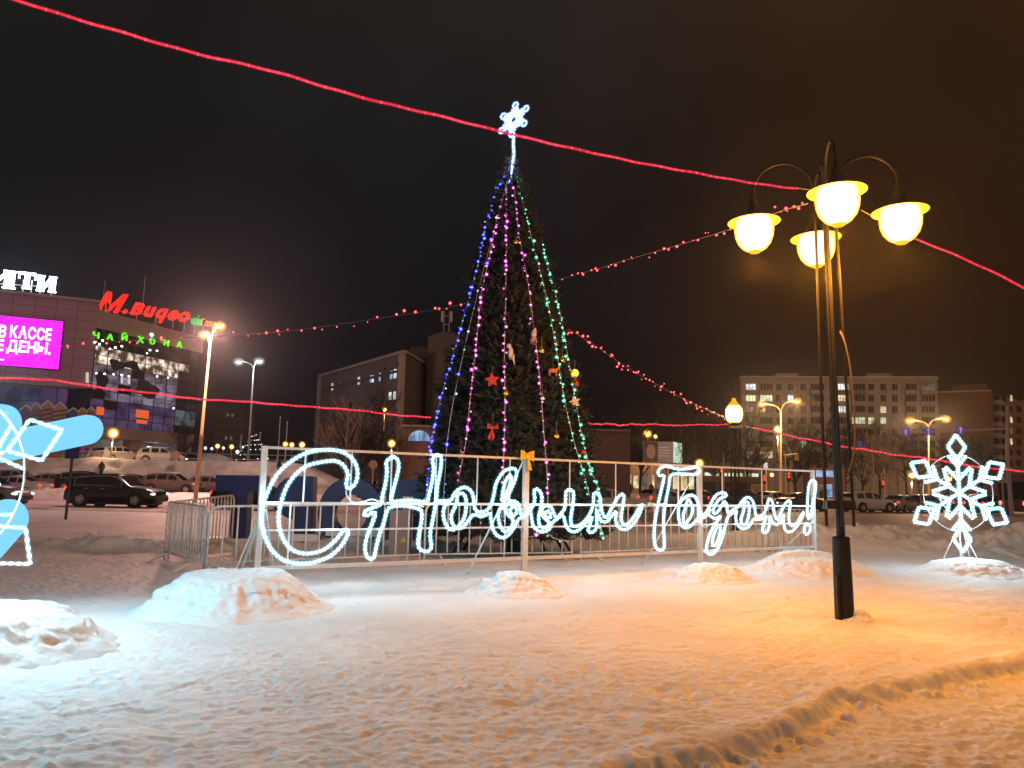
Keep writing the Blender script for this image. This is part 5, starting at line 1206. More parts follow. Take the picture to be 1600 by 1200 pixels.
SBLUE = mat('sign_blue', (.02, .035, .16), .4); SWHT = mat('sign_face_white', (.62, .60, .60), .5); SYEL = mat('sign_yellow', (.55, .33, .02), .5); VIOL = mat('sign_violet', (.10, .06, .28), .45, 0, (.12, .06, .4), .35); VIOW = mat('arrow_white', (.7, .6, .7), .5, 0, (.7, .45, .8), .5)
# leaning blue signpost in the left foreground field
a, b_ = P(103, 806, 28.2), P(114, 706, 28.2)
t = thing('road_sign', 'blue road sign panel on a leaning dark post beside the black car', 'road sign', (a.x, 28.2, 0))
MB().cyl((a.x, 28.2, -.1), b_ + Vector((0, 0, .4)), .05, .05, 8).build('post', mat('dark_post', (.03, .03, .06), .5), t)
m_ = MB(); m_.box(b_ + Vector((.02, -.06, -.02)), (.50, .03, .46)); m_.build('panel', SBLUE, t)
def disc_sign(label, px, py, Y, ybase, r, m, zb_=0):
    c = P(px, py, Y); t = thing('road_sign', label, 'road sign', (c.x, Y, zb_))
    MB().cyl((c.x, Y + .05, zb_), (c.x, Y + .05, c.z + r * .9), .04, .04, 8).build('post', POLEG, t)
    m_ = MB(); m_.lathe(c, [(.001, 0), (r, 0), (r, .03), (.001, .03)], 24, (0, 1, 0)); m_.build('disc', m, t)
disc_sign('round pale road sign on a post right of the black car', 274, 712, 70, 760, .42, mat('sign_back', (.42, .30, .25), .5))
disc_sign('round orange tinted road sign between the big С and Н', 583, 726, 52, 760, .30, mat('sign_back2', (.42, .27, .16), .5))
# gantry with lane arrows
Yg = 60; gp = P(1580, 790, Yg); gt = P(1573, 633, Yg)
t = thing('sign_gantry', 'tall thin gantry mast holding an arm with three violet lane arrow signs', 'road sign', (gp.x, Yg, 0))
GP = mat('gantry_grey', (.48, .36, .44), .5)
m_ = MB(); m_.tube([(gp.x, Yg, -.2), (gp.x - .05, Yg, 5), (gt.x, Yg, gt.z)], [.17, .13, .08], 10); m_.build('mast', GP, t, smooth=True)
a, b_ = P(1576, 670, Yg), P(1408, 677, Yg); MB().tube([a, b_], .085, 8).build('arm', GP, t)
for px, py, rot in ((1414, 675.5, .3), (1449, 674, 0), (1499, 672, -.3)):
    c = P(px, py, Yg) - Vector((0, .14, 0)); m_ = MB(); m_.box(c, (.58, .03, .62)); s_ = m_.build('lane_sign', VIOL, t)
    m_ = MB()
    y_ = c.y - .022
    m_.box((c.x, y_, c.z - .08), (.07, .01, .34)); m_.prism([(c.x - .12, y_, c.z + .08), (c.x + .12, y_, c.z + .08), (c.x, y_, c.z + .25)], (0, .008, 0))
    if rot: m_.bar((c.x, y_ - .004, c.z - .08), (c.x - (.16 if rot > 0 else -.16), y_ - .004, c.z + .04), .008, .06)
    m_.build('arrow', VIOW, s_)
# traffic lights and little yellow-framed crossing signs
def crossing(label, px, py, Y):
    c = P(px, py, Y); t = thing('road_sign', label, 'road sign', (c.x, Y, 0), 0, 'yellow framed crossing signs')
    MB().cyl((c.x, Y + .04, 0), (c.x, Y + .04, c.z), .045, .045, 8).build('post', POLEG, t)
    m_ = MB(); m_.box(c, (.62, .03, .70)); m_.build('board', SYEL, t); m_ = MB(); m_.box(c - Vector((0, .02, 0)), (.42, .02, .48)); m_.build('panel', mat('crossing_blue', (.16, .14, .2), .5), t)
    m_ = MB(); m_.prism([c + Vector((-.14, -.034, -.16)), c + Vector((.14, -.034, -.16)), c + Vector((0, -.034, .16))], (0, .004, 0)); m_.build('symbol', SWHT, t)
crossing('small crossing sign among the birches, right of the black lamp', 1382, 746, 75)
crossing('crossing sign just left of the lit snowflake', 1438, 757, 55); crossing('crossing sign just right of the lit snowflake', 1566, 746, 52)
def tlight(label, px, py, Y, on='red'):
    c = P(px, py, Y); t = thing('traffic_light', label, 'traffic light', (c.x, Y, 0), 0, 'traffic lights at the crossing')
    MB().cyl((c.x + .25, Y + .05, 0), (c.x + .25, Y + .05, c.z + 1.6), .06, .05, 8).build('post', OPOLE, t)
    m_ = MB(); m_.box(c, (.34, .22, 1.0)); m_.box(c + Vector((.2, .05, 0)), (.2, .05, .06)); m_.build('housing', BLACK, t)
    for k, z in enumerate((.3, 0, -.3)):
        m_ = MB(); m_.ball(c + Vector((0, -.12, z)), .12, 10, 6, (1, .3, 1)); m_.build('signal_lens', TAIL if k < 2 and on == 'red' else mat('lens_off', (.02, .02, .02), .3), t, smooth=True)
tlight('traffic light showing red beside the twin armed lamp', 1232, 745, 78); tlight('small red traffic light among the birches', 1379, 756, 82); tlight('red traffic light in front of the bus', 1127, 736, 72); tlight('faint red traffic light right of the bus', 1194, 749, 84)
gb = P(1227, 712, 79); t = thing('bracket_sign', 'small bracket arm with a pale square sign by the twin armed lamp', 'road sign', (gb.x, 79, 0))
MB().tube(smoothline([Vector((gb.x, 79, 0)), Vector((gb.x, 79, gb.z - .3)), gb, P(1246, 709, 79)], .3), .06, 8).build('arm', OPOLE, t, smooth=True); m_ = MB(); m_.box(P(1245, 715, 79), (.4, .05, .6)); m_.build('board', SYEL, t)
# advertising board
Yb = 95; a, b_ = P(1005, 722, Yb), P(1052, 722, Yb); zt_ = P(1030, 690, Yb).z
t = thing('advertising_board', 'large advertising board with a dim face poster and a lit side panel', 'billboard', ((a.x + b_.x) / 2, Yb, 0))
m_ = MB(); m_.box(((a.x + b_.x) / 2, Yb, (a.z + zt_) / 2), (b_.x - a.x, .4, zt_ - a.z)); m_.build('panel', mat('ad_grey', (.10, .085, .095), .5, 0, (.10, .08, .095), .35), t)
m_ = MB(); m_.box((a.x + .9, Yb - .215, (a.z + zt_) / 2), (1.7, .02, zt_ - a.z - .1)); pl_ = m_.build('poster', mat('ad_dark', (.02, .014, .018), .5), t)
m_ = MB(); m_.ball((a.x + .9, Yb - .235, (a.z + zt_) / 2), .75, 18, 12, (.75, .012, 1.2)); m_.build('pale_shape', mat('ad_skin', (.16, .08, .07), .6, 0, (.16, .08, .07), .35), pl_)
for k in range(4): m_ = MB(); m_.box((b_.x - 1.2, Yb - .215, a.z + .8 + k * .35), (1.4 - .2 * (k % 2), .02, .08)); m_.build('text_line', mat('ad_line', (.3, .28, .3), .5, 0, (.3, .27, .3), .3), pl_)
a2, b2 = P(1051.5, 722, Yb), P(1065, 724, Yb + 3)
m_ = MB(); m_.prism([Vector((a2.x, Yb - .2, a.z)), Vector((b2.x, Yb + 3, a.z)), Vector((b2.x, Yb + 3, zt_)), Vector((a2.x, Yb - .2, zt_))], (.05, -.02, 0)); m_.build('lit_panel', emit_noise('ad_lit', (.25, .55, .5), (.85, .8, .55), 1.0, 1.2), t)
m_ = MB()
for x in (a.x + 1, b_.x - .6): m_.cyl((x, Yb + .3, 0), (x, Yb + .3, a.z + 1), .14, .14, 8)
m_.build('legs', POLEG, t)

# ------------------------------------------------------------------ buildings
def winrow(t, pts, nrm, w_, h_, m, frame=None, depth=.12):
    for p, mm in pts:
        d = Vector((-nrm.y, nrm.x, 0)); m_ = MB(); m_.box(p + nrm * .02, (w_, depth, h_), d, nrm); f_o = m_.build('window', mm, t)
UNLIT = mat('flat_window_dark', (.018, .016, .018), .12); FRAME = mat('window_frame', (.30, .27, .25), .6)
LITW = [emit_noise('lit_warm', (.30, .20, .09), (.95, .80, .50), 1.2, .8), emit_noise('lit_white', (.35, .36, .34), (.95, .98, .95), 1.2, .8), emit_noise('lit_green', (.28, .30, .16), (.80, .84, .52), 1.2, .8), emit_noise('lit_blue', (.10, .20, .35), (.45, .65, .95), .9, .8), emit('lit_deep_blue', (.05, .12, 1), 1.0, False), emit_noise('lit_dim', (.04, .03, .02), (.22, .17, .12), .8, .8)]
# -- tall flats on the right
FLATW = mat('flat_concrete', (.36, .31, .27), .85, var=.12, vscale=.18); FLATB = mat('flat_brick', (.26, .17, .12), .85, var=.1, vscale=.3); BALC = mat('balcony_front', (.38, .31, .26), .7)
Ya, Yb_ = 186.0, 180.0
fa = P(1157, 592, Ya); fb = P(1464, 594, Yb_); zf = (fa.z + fb.z) / 2; fa.z = fb.z = 0
DF = (fb - fa).normalized(); NF = Vector((DF.y, -DF.x, 0)); 
t = thing('apartment_block', 'nine storey concrete apartment block with scattered lit windows on the right', 'building', fa)
m_ = MB(); wallbox(m_, fa, fb, -1, zf, NF, 14); m_.build('wall', FLATW, t)
m_ = MB(); wallbox(m_, fa + NF * .35 - DF * .3, fb + NF * .35 + DF * .3, zf, zf + .55, NF, 14.7); m_.build('parapet', FLATW, t)
m_ = MB(); wallbox(m_, fa + NF * .3, fb + NF * .3, zf + .55, zf + .75, NF, 14.5); m_.build('roof_snow', SNOWB, t)
for x0, x1 in ((1213, 1248), (1355, 1393)):
    a, b_ = VPL(x0, 590, fa - NF * 4, DF), VPL(x1, 590, fa - NF * 4, DF); m_ = MB(); wallbox(m_, a, b_, zf + .3, zf + 2.1, NF, 5); m_.build('lift_house', FLATW, t)
cols = [(1173, 15, 'b'), (1197, 19, 'b'), (1217, 8, 'w'), (1235, 8, 'w'), (1255, 8, 'w'), (1277, 20, 'b'), (1300, 8, 'w'), (1317, 16, 'b'), (1341, 20, 'b'), (1361, 8, 'w'), (1380, 8, 'w'), (1398, 8, 'w'), (1423, 16, 'b'), (1450, 20, 'b')]
rows = [605, 622.5, 640, 657.5, 676, 694, 711]
lit = {(0, 0): 1, (0, 1): 2, (0, 2): 5, (0, 3): 5, (1, 1): 2, (3, 1): 1, (7, 0): 1, (7, 1): 0, (7, 2): 1, (8, 3): 2, (9, 3): 2, (10, 2): 0, (10, 3): 2, (11, 3): 5, (4, 5): 2, (3, 4): 5, (4, 4): 5, (5, 4): 5, (0, 4): 5, (8, 5): 4, (0, 6): 0, (1, 6): 0, (10, 4): 5, (13, 0): 5, (3, 6): 5, (12, 4): 5}
nw = 0
for ci, (px, w_, k) in enumerate(cols):
    for ri, py in enumerate(rows):
        p = VPL(px, py, fa, DF); W = w_ * p.y / F; H = 1.55
        mm = LITW[lit[(ci, ri)]] if (ci, ri) in lit else UNLIT
        if k == 'b':
            rg = random.Random(ci * 31 + ri); m_ = MB(); m_.box(p + NF * .35 - Vector((0, 0, 1.25)), (W + .3, .9, 1.0), DF, NF); m_.build('balcony', BALC if rg.random() < .75 else FLATB, t)
            m_ = MB(); m_.mat(0).box(p + NF * .12, (W, .12, H), DF, NF)
            m_.mat(1)
            nb = 4 if ci not in (0,) else 3
            for q in range(nb + 1): m_.box(p + NF * .2 + DF * W * (q / nb - .5), (.09, .06, H), DF, NF)
            m_.box(p + NF * .2 + Vector((0, 0, H / 2 + .04)), (W + .1, .1, .08), DF, NF)
        else:
            m_ = MB(); m_.mat(0).box(p + NF * .02, (W, .08, H), DF, NF); m_.mat(1).box(p + NF * .07 + DF * W * .12, (.08, .05, H), DF, NF)
            m_.box(p + NF * .07 - Vector((0, 0, H / 2 + .05)), (W + .2, .16, .08), DF, NF); m_.box(p + NF * .07 + Vector((0, 0, H / 2 + .03)), (W + .1, .06, .06), DF, NF)
        m_.build('window', [mm, FRAME], t); nw += 1
# lower storeys: lit shop and flat windows that show between trees (few)
for px, py, w_, li in ((1175, 728, 15, 3), (1196, 728, 6, 1), (1172, 746, 13, 3), (1340, 732, 12, 5), (1255, 710, 7, 5), (1285, 741, 14, 3)):
    p = VPL(px, py, fa, DF); m_ = MB(); m_.box(p + NF * .05, (w_ * p.y / F, .1, 1.5), DF, NF); m_.build('window', LITW[li], t)
for px in (1186, 1207, 1246, 1266, 1289, 1330, 1352, 1408, 1437):
    p = VPL(px, 600, fa, DF); m_ = MB(); m_.box(Vector((p.x, p.y, zf / 2)) + NF * .01, (.12, .06, zf - .2), DF, NF); m_.build('panel_joint', FLATB, t)
# -- brick end block at far right
Y2 = 205; a, b_ = P(1463, 614, Y2), P(1549, 614, Y2 - 6); z2 = a.z; a.z = b_.z = 0; d2 = (b_ - a).normalized(); n2 = Vector((d2.y, -d2.x, 0))
t = thing('apartment_block', 'brown brick apartment block with a blank end wall at the right edge', 'building', a)
BRN = mat('brown_brick', (.26, .14, .055), .85, var=.12, vscale=.3)
m_ = MB(); wallbox(m_, a, b_, -1, z2, n2, 18); m_.build('end_wall', BRN, t)
c2 = P(1660, 622, Y2 + 26); c2.z = 0; d3 = (c2 - b_).normalized(); n3 = Vector((d3.y, -d3.x, 0))
m_ = MB(); wallbox(m_, b_ - n3 * .2, c2, -1, z2 - .6, n3, 12); m_.build('side_wall', BRN, t)
m_ = MB(); wallbox(m_, a + n2 * .2, b_ + n2 * .2, z2, z2 + .4, n2, 18); m_.build('roof_edge', SNOWB, t)
m_ = MB(); q = VPL(1515, 612, a - n2 * 6, d2); m_.box(Vector((q.x, q.y, z2 + 1.2)), (8, 5, 2.4), d2, n2); m_.build('lift_house', BRN, t)
for r in range(7):
    for px, w_ in ((1557, 11), (1569, 8), (1580, 4), (1592, 9), (1610, 9)):
        p = VPL(px, 622 + r * 17, b_, d3); li = {(1580, 0): 0, (1580, 2): 2, (1580, 3): 5, (1580, 4): 0}.get((px, r))
        if px == 1557: m_ = MB(); m_.box(p + n3 * .5 - Vector((0, 0, 1.2)), (3.4, 1.0, 1.0), d3, n3); m_.build('balcony', BALC, t)
        m_ = MB(); m_.box(p + n3 * .03, (w_ * .30, .1, 1.6), d3, n3); m_.build('window', LITW[li] if li is not None else UNLIT, t)
# -- grey brown building left of the tree
GB = mat('grey_brown_plaster', (.078, .068, .066), .85, var=.10, vscale=.3); GBS = mat('side_plaster', (.065, .048, .048), .85, var=.1, vscale=.3); TRIM = mat('pale_trim', (.20, .17, .155), .7)
a, b_ = P(500, 590, 95), P(632, 552, 75.5); zc = b_.z; a.z = b_.z = 0; dg = (b_ - a).normalized(); ng = Vector((dg.y, -dg.x, 0))
t = thing('office_building', 'dark grey brown office block with four lit slot windows and a round topped tower', 'building', b_)
c = P(668, 560, 84); c.z = 0; ds = (c - b_).normalized(); ns = Vector((ds.y, -ds.x, 0))
m_ = MB(); back = (c - b_); m_.prism([Vector((q.x, q.y, -1)) for q in (a, b_, c, a + back)], (0, 0, zc + 1)); m_.build('wall', GB, t)
m_ = MB(); m_.bar(Vector((a.x, a.y, zc + .15)), Vector((b_.x, b_.y, zc + .15)) , .5, .3); m_.bar(Vector((b_.x, b_.y, zc + .14)), Vector((c.x, c.y, zc + .14)), .5, .28); m_.build('roof_edge', TRIM, t)
m_ = MB(); m_.box(Vector((b_.x, b_.y, zc / 2)) + ng * .1 - dg * .3, (.8, .4, zc - .1), dg, ng); m_.box(Vector((a.x, a.y, zc / 2)) + ng * .1 + dg * .3, (.6, .4, zc - .1), dg, ng); m_.build('corner_strip', TRIM, t)
m_ = MB(); m_.box((b_ + c) / 2 + ns * .03 + Vector((0, 0, zc / 2 - .1)), ((c - b_).length - .2, .1, zc - .3), ds, ns); m_.build('side_wall', GBS, t)
for y0_ in (609, 655): 
    q0, q1 = VPL(505, y0_, a, dg), VPL(628, y0_ - 18, a, dg); q1.z = q0.z; m_ = MB(); m_.bar(q0 + ng * .05, q1 + ng * .05, .12, .3); m_.build('string_course', GBS, t)
for px, py, w_, h_, li in ((520, 604, 4, 11, 0), (532, 602, 5, 9, None), (547, 599, 5, 9, None), (561, 595, 4, 12, 1), (566, 594, 3, 10, None), (580, 592, 3, 11, 3), (583, 592, 3, 11, 1), (594, 589, 3, 13, 3), (597, 589, 3, 12, None), (612, 586, 4, 13, 3), (618, 584, 5, 14, 1), (610, 619, 4, 12, 1), (617, 618, 4, 12, 1), (562, 629, 5, 9, None), (580, 627, 5, 9, None), (597, 623, 5, 11, None), (602, 576, 3, 4, None), (622, 570, 3, 5, None), (532, 640, 5, 9, None), (548, 634, 5, 9, None)):
    p = VPL(px, py, a, dg); m_ = MB(); m_.box(p + ng * .03, (w_ * p.y / F * 1.55, .12, h_ * p.y / F), dg, ng); m_.build('window', LITW[li] if li is not None else UNLIT, t)
ta, tb = P(669, 526, 82), P(722, 526, 80); zt_ = ta.z; r_t = (tb.x - ta.x) / 2; cx = (ta.x + tb.x) / 2
m_ = MB(); m_.prism([Vector((ta.x, 82, -1)), Vector((tb.x, 81, -1)), Vector((tb.x + 1, 92, -1)), Vector((ta.x + .5, 92, -1))], (0, 0, zt_ + 1)); m_.prism([Vector((ta.x + (tb.x - ta.x) * i / 8, 82.2 - .12 * i, zt_ + .01 + .55 * math.sin(math.pi * i / 8))) for i in range(9)], (0, 8, 0)); m_.build('tower', mat('tower_plaster', (.085, .072, .07), .85), t)
m_ = MB(); q = P(656, 552, 86); m_.box((q.x, 88, zc + .9), (2.4, 3, 3.4)); m_.build('roof_house', GBS, t)
m_ = MB(); q = P(697, 528, 84)
for dx in (-.3, .3): m_.cyl((q.x + dx, 84, zt_), (q.x + dx, 84, zt_ + 3.4), .05, .04, 6)
for z in (.8, 1.8, 2.8): m_.bar((q.x - .3, 84, zt_ + z), (q.x + .3, 84, zt_ + z), .05)
for dx in (-.5, .5): m_.box((q.x + dx, 84, zt_ + 2.7), (.25, .2, 1.2))
m_.build('antenna_mast', POLEG, t)
# low wing that runs on behind the tree, with an arched lit window
wa, wb = P(628, 664, 73), P(985, 672, 73); wz = 6.9
t = thing('low_wing', 'low dark building wing behind the fir tree with a lit arched window', 'building', (wa.x, 73, 0))
m_ = MB(); m_.box(((wa.x + wb.x) / 2, 79, wz / 2 - .5), (wb.x - wa.x, 12, wz + 1)); m_.build('wall', mat('wing_plaster', (.15, .095, .085), .85, var=.1, vscale=.3), t)
m_ = MB(); m_.bar((wa.x, 72.9, wz), (wb.x, 72.9, wz), .4, .22); m_.build('roof_edge', TRIM, t)
q = P(655, 689, 72.9); m_ = MB(); m_.prism([q + Vector((1.05 * math.cos(x), -.03, 1.0 * math.sin(x))) for x in np.linspace(0, math.pi, 14)], (0, .02, 0)); aw = m_.build('arched_window', LITW[3], t)
m_ = MB()
for dx in (-.45, 0, .45): m_.bar(q + Vector((dx, -.05, 0)), q + Vector((dx, -.05, .9)), .04)
m_.build('glazing_bar', GBS, aw)
# row of lit shops
sa, sb = P(912, 753, 112), P(1100, 753, 112)
t = thing('shop_row', 'low row of shops with bright windows behind the cars right of the fir tree', 'building', (sa.x, 112, 0))
m_ = MB(); m_.box(((sa.x + sb.x) / 2, 116, 2.6), (sb.x - sa.x, 8, 5.2)); m_.build('wall', mat('shop_wall', (.2, .13, .1), .8), t)
rg = random.Random(4)
for i in range(15):
    x = sa.x + (sb.x - sa.x) * (i + .5) / 15; k = rg.random(); m_ = MB(); m_.box((x, 111.97, 2.35), ((sb.x - sa.x) / 15 * rg.uniform(.55, .9), .1, rg.uniform(1.6, 2.3))); m_.build('shop_window', LITW[1] if k < .45 else (LITW[5] if k < .8 else LITW[0]), t)
sa2, sb2 = P(1100, 752, 118), P(1186, 752, 118)
t = thing('shop_row', 'second lit shop front seen over the bus', 'building', (sa2.x, 118, 0))
m_ = MB(); m_.box(((sa2.x + sb2.x) / 2, 122, 2.8), (sb2.x - sa2.x - .3, 8, 5.6)); m_.build('wall', MATS['shop_wall'], t)
for i in range(7):
    x = sa2.x + (sb2.x - sa2.x) * (i + .5) / 7; m_ = MB(); m_.box((x, 117.97, 3.1), (.95, .1, 1.9)); m_.build('shop_window', LITW[2] if i % 3 else LITW[1], t)
k1 = P(1290, 768, 120); t = thing('kiosk', 'reddish kiosk with pale windows right behind the exclamation mark', 'kiosk', (k1.x, 120, 0))
m_ = MB(); m_.box((k1.x + .2, 121, 2.6), (5.4, 3, 5.2)); m_.build('wall', mat('kiosk_red', (.28, .12, .08), .7), t)
for dx in (-1.3, .2): m_ = MB(); m_.box((k1.x + dx, 119.46, 1.7), (1.2, .1, 2.0)); m_.build('window', LITW[5] if dx < 0 else LITW[3], t)
m_ = MB(); m_.box((k1.x, 119.44, 4.3), (3.2, .1, 1.0)); m_.build('light_strip', LITW[3], t)
q = P(1207, 775, 66); t = thing('electric_box', 'ochre utility box beside the twin armed street lamp', 'cabinet', (q.x, 70, 0)); m_ = MB(); m_.box((q.x, 70, 1.3), (1.0, .7, 1.5)); m_.box((q.x, 70, 2.08), (1.1, .8, .06)); m_.build('body', OPOLE, t); m_ = MB(); m_.box((q.x, 69.64, 1.3), (.85, .02, 1.3)); m_.build('door', mat('ochre_door', (.4, .25, .12), .6), t)
# far dark block on the left skyline
q0, q1 = P(336, 640, 300), P(384, 640, 300); t = thing('apartment_block', 'faint dark apartment block far away behind the grey lamp', 'building', (q0.x, 300, 0))
m_ = MB(); m_.box(((q0.x + q1.x) / 2, 306, q0.z / 2), (q1.x - q0.x, 12, q0.z)); m_.build('wall', mat('far_wall', (.07, .06, .06), .9), t)
rg = random.Random(2)
for r in range(7):
    for c_ in range(6):
        m_ = MB(); m_.box((q0.x + (q1.x - q0.x) * (c_ + .6) / 6.2, 299.97, q0.z - 2 - r * 3), (.9, .1, 1.3)); m_.build('window', LITW[5] if rg.random() < .13 else UNLIT, t)

# ------------------------------------------------------------------ bare winter trees
TWIG = mat('birch_bark', (.16, .12, .095), .85, var=.3, vscale=3); TWIGD = mat('dark_twigs', (.022, .015, .013), .9)
def bare_tree(label, px, Y, ytop, seed, m=TWIG, group='bare trees along the road', zb_=0):
    rg = random.Random(seed); top = P(px, ytop, Y); H = top.z - zb_; t = thing('bare_tree', label, 'tree', (top.x, Y, zb_), 0, group)
    tr_ = MB(); br = MB(); base = Vector((top.x, Y, zb_ - .2))
    tp_ = [base + Vector((rg.uniform(-.02, .02) * H * i / 6, rg.uniform(-.02, .02) * H * i / 6, (H * .92) * i / 6)) for i in range(7)]
    tr_.tube(tp_, [H * .016 * (1 - .86 * i / 6) for i in range(7)], 6); 
    def grow(p, d, L, r, lv):
        q = [p]; dd = d.copy()
        for i in range(3): dd = (dd + Vector((rg.gauss(0, .16), rg.gauss(0, .16), rg.gauss(.05, .10)))).normalized(); q.append(q[-1] + dd * L / 3)
        br.tube(q, [r, r * .75, r * .55, r * .3], 3 if lv else 4, cap=False)
        if lv < 2:
            for k in range(6 if lv == 0 else 4):
                f = rg.uniform(.25, 1); i = min(int(f * 3), 2); pp = q[i].lerp(q[i + 1], f * 3 - i); nd = (dd + Vector((rg.gauss(0, .6), rg.gauss(0, .6), rg.gauss(.12, .35)))).normalized(); grow(pp, nd, L * rg.uniform(.4, .62), r * .5, lv + 1)
    for k in range(22 if m is TWIG else 34):
        f = rg.uniform(.24, 1.0); i = min(int(f * 6), 5); p = tp_[i].lerp(tp_[i + 1], f * 6 - i); a = rg.random() * 6.283
        grow(p, Vector((math.cos(a) * .7, math.sin(a) * .7, .75)).normalized(), H * (.40 - .22 * f) * rg.uniform(.7, 1.2), H * (.0052 if m is TWIG else .0085) * (1.2 - .7 * f), 0)
    tr_.build('trunk', m, t, smooth=True); br.build('crown', m, t)
for i, (px, Y, yt, m, lab) in enumerate(((1362, 105, 672, TWIG, 'pale birch directly right of the black lamp post'), (1371, 118, 664, TWIGD, 'dark slim tree behind the pale birch'), (1386, 108, 676, TWIG, 'birch above the small crossing sign'), (1399, 112, 668, TWIG, 'birch left of the snowflake, thin and tall'), (1412, 125, 660, TWIGD, 'dark tree behind the first lane arrow sign'), (1432, 122, 668, TWIGD, 'dark bushy tree behind the left snowflake arm'),
      (1345, 120, 668, TWIGD, 'dark tree hidden behind the black lamp rods'), (1240, 130, 660, TWIGD, 'dark tree before the flats, right of the twin lamp'), (1262, 135, 664, TWIGD, 'dark wide tree in front of the flats\' middle'), (1290, 128, 662, TWIGD, 'dark tree in front of the flats, above the exclamation mark'), (1318, 132, 664, TWIGD, 'dark tree before the flats, left of the lamp base'), (1182, 138, 676, TWIGD, 'small dark tree right of the round globe lamp'),
      (1046, 98, 632, TWIGD, 'dark tree rising behind the advertising board'), (1085, 100, 640, TWIGD, 'dark tree between the advertising board and the globe lamp'), (1000, 104, 640, TWIGD, 'dark tree left of the advertising board'), (965, 102, 650, TWIGD, 'dark tree next to the fir tree on its right'), (1115, 106, 636, TWIGD, 'dark tall tree left of the round globe lamp'), (1165, 112, 650, TWIGD, 'dark tree in front of the flats\' left end'),
      (545, 66, 626, TWIG, 'slim bare tree in front of the grey brown building'), (541, 68, 646, TWIGD, 'thin dark sapling beside the slim bare tree'), (600, 70, 612, TWIGD, 'dark bare tree lit by a lamp at the grey brown building'), (566, 69, 640, TWIGD, 'dark bare shrub tree under the dark windows'), (292, 90, 655, TWIGD, 'bare bush at the right corner of the shopping centre'), (1478, 140, 690, TWIGD, 'dark tree behind the top of the lit snowflake'), (1530, 138, 684, TWIGD, 'dark tree between the snowflake and the gantry mast'))):
    bare_tree(lab, px, Y, yt, 20 + i, m)
# slim white flagpoles
for px, yt, lab in ((377, 681, 'white flagpole just left of the grey lamp'), (407, 676, 'white flagpole right of the small lit tree'), (438, 652, 'tall thin flagpole left of the grey brown building'), (449, 660, 'second tall flagpole, near the grey brown building')):
    p = P(px, yt, 88); t = thing('flagpole', lab, 'flagpole', (p.x, 88, DK if px < 420 else 0)); MB().cyl((p.x, 88, DK - .5 if px < 420 else 0), p, .07, .04, 8).build('pole', mat('white_pole', (.5, .5, .52), .5), t); MB().ball(p, .09, 8, 6).build('finial', GALV, t)
# small lit fir in the car park
p = P(398, 677, 84); q = P(398, 724, 84); t = thing('small_christmas_tree', 'small lit fir tree in the raised car park beside the grey lamp', 'tree', (p.x, 84, DK))
Hs = p.z - DK
V, Fc = fir_crown((p.x, 84), DK + .2, p.z, lambda z: 1.75 * min(max((p.z - z) / Hs, 0), 1) ** .85 + .03, 900, .55, lambda z: p.x, 8, 18)
m_ = MB(); m_.add(V, Fc); m_.build('crown', needle, t, recalc=False); m_ = MB(); m_.lathe((p.x, 84, 0), [(1.3, DK + .2), (.65, DK + Hs * .5), (.02, p.z - .2)], 16); m_.build('inner_boughs', MATS['deep_needles'], t)
rg = random.Random(6)
SB = bulb_mesh('bulb', emit('small_white', (.85, .95, 1), 3.0, False), bloom_shell('small_white_bloom', (.5, .6, .6), .6, .5), .085)
g = thing('light_string', 'white light string wound around the small fir in the car park', 'fairy lights', (p.x, 84, DK)); wl = []
for i in range(90):
    f = i / 90; z = DK + .3 + (Hs - .3) * f; a = f * 40; rr = (1.75 * (1 - f) ** .85 + .06) * 1.02; w_ = Vector((p.x + rr * math.cos(a), 84 + rr * math.sin(a), z)); wl.append(w_)
    if rg.random() < .75:
        o = bpy.data.objects.new('bulb', SB); C.objects.link(o); o.parent = g; o.location = w_ - Vector((p.x, 84, DK))
MB().tube(smoothline(wl, .3), .01, 4).build('wire', WIRED, g)

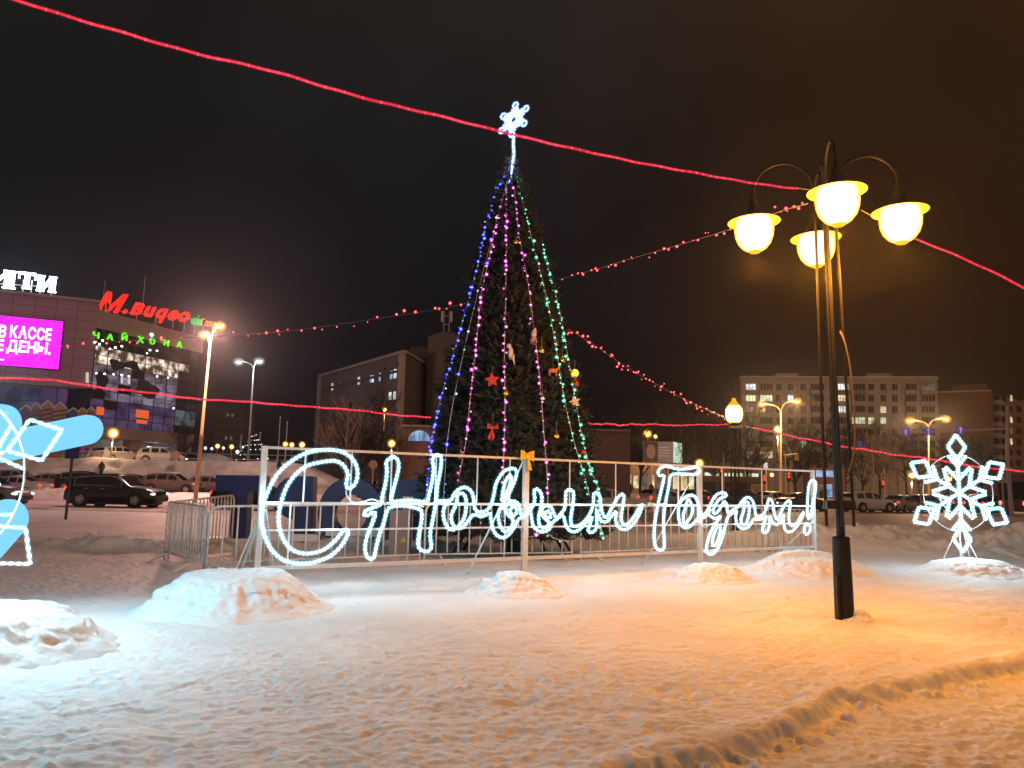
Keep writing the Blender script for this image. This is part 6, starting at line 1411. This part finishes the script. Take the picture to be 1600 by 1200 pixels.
# ------------------------------------------------------------------ a few walkers far off
def person(label, px, Y, z0, h, col, hd, stride=.25):
    x = P(px, 750, Y).x; me = bpy.data.meshes.new('b'); k = h / 1.75
    J = {'pel': (0, 0, .95), 'ch': (0, .02, 1.25), 'nk': (0, .02, 1.50), 'hdb': (0, .04, 1.60), 'hdt': (0, .04, 1.70)}
    names = list(J); vs = [J[n_] for n_ in names]; rad = [.16, .19, .075, .10, .09]; ed = [(0, 1), (1, 2), (2, 3), (3, 4)]
    def ad(p, r, par): vs.append(p); rad.append(r); ed.append((par, len(vs) - 1)); return len(vs) - 1
    for s in (-1, 1):
        hp = ad((.10 * s, 0, .90), .115, 0); kn = ad((.11 * s, stride * s * .5 + .06, .50), .08, hp); an = ad((.11 * s, stride * s, .10), .055, kn); ad((.11 * s, stride * s + .16, .05), .045, an)
        sh = ad((.19 * s, .02, 1.42), .085, 1); el = ad((.26 * s, -stride * s * .5, 1.13), .06, sh); ha = ad((.24 * s, -stride * s * .3 + .12, .90), .05, el)
    me.from_pydata([Vector(v) * k for v in vs], ed, []); o = bpy.data.objects.new('person', me); C.objects.link(o)
    md = o.modifiers.new('s', 'SKIN'); o.modifiers.new('u', 'SUBSURF').levels = 1
    for i, v in enumerate(me.skin_vertices[0].data): v.radius = (rad[i] * k, rad[i] * k)
    me.skin_vertices[0].data[0].use_root = True
    dg = bpy.context.evaluated_depsgraph_get(); m2 = bpy.data.meshes.new_from_object(o.evaluated_get(dg)); bpy.data.objects.remove(o)
    m2.materials.clear(); m2.materials.append(col); m2.polygons.foreach_set('use_smooth', [True] * len(m2.polygons))
    o = bpy.data.objects.new('person', m2); C.objects.link(o); o.location = (x, Y, z0); o.rotation_euler = (0, 0, hd)
    return tag(o, label, 'person', 'people walking in the distance')
COAT = mat('dark_coat', (.02, .018, .02), .85)
person('person in a dark coat walking behind the cars, left one right of the tree', 986, 90, .35, 1.75, COAT, .6)
person('person in a dark coat walking behind the cars, just left of the letter Г', 1018, 88, .35, 1.75, COAT, -.4)
person('person in dark clothes standing on the slope of the snow bank', 435, 72.0, 1.75, 1.7, COAT, 1.3, .1)
person('person in dark clothes by the bank wall above the black car', 157, 71.5, 1.2, 1.75, COAT, 1.0, .1)
person('person in dark clothes near the kiosk, beside the exclamation mark', 1283, 100, .2, 1.7, COAT, 0, .2)

# ------------------------------------------------------------------ frosty night air
m = bpy.data.materials.new('haze_air'); m.use_nodes = True; nt = m.node_tree; nt.nodes.clear()
_o = nt.nodes.new('ShaderNodeOutputMaterial'); _v = nt.nodes.new('ShaderNodeVolumePrincipled')
_v.inputs['Color'].default_value = (.9, .9, .92, 1); _v.inputs['Density'].default_value = .0003; _v.inputs['Anisotropy'].default_value = .925
nt.links.new(_v.outputs[0], _o.inputs['Volume'])
mb = MB(); mb.box((0, 0, 18.5), (880, 880, 41)); hz = mb.build('haze', m); hz['kind'] = 'stuff'
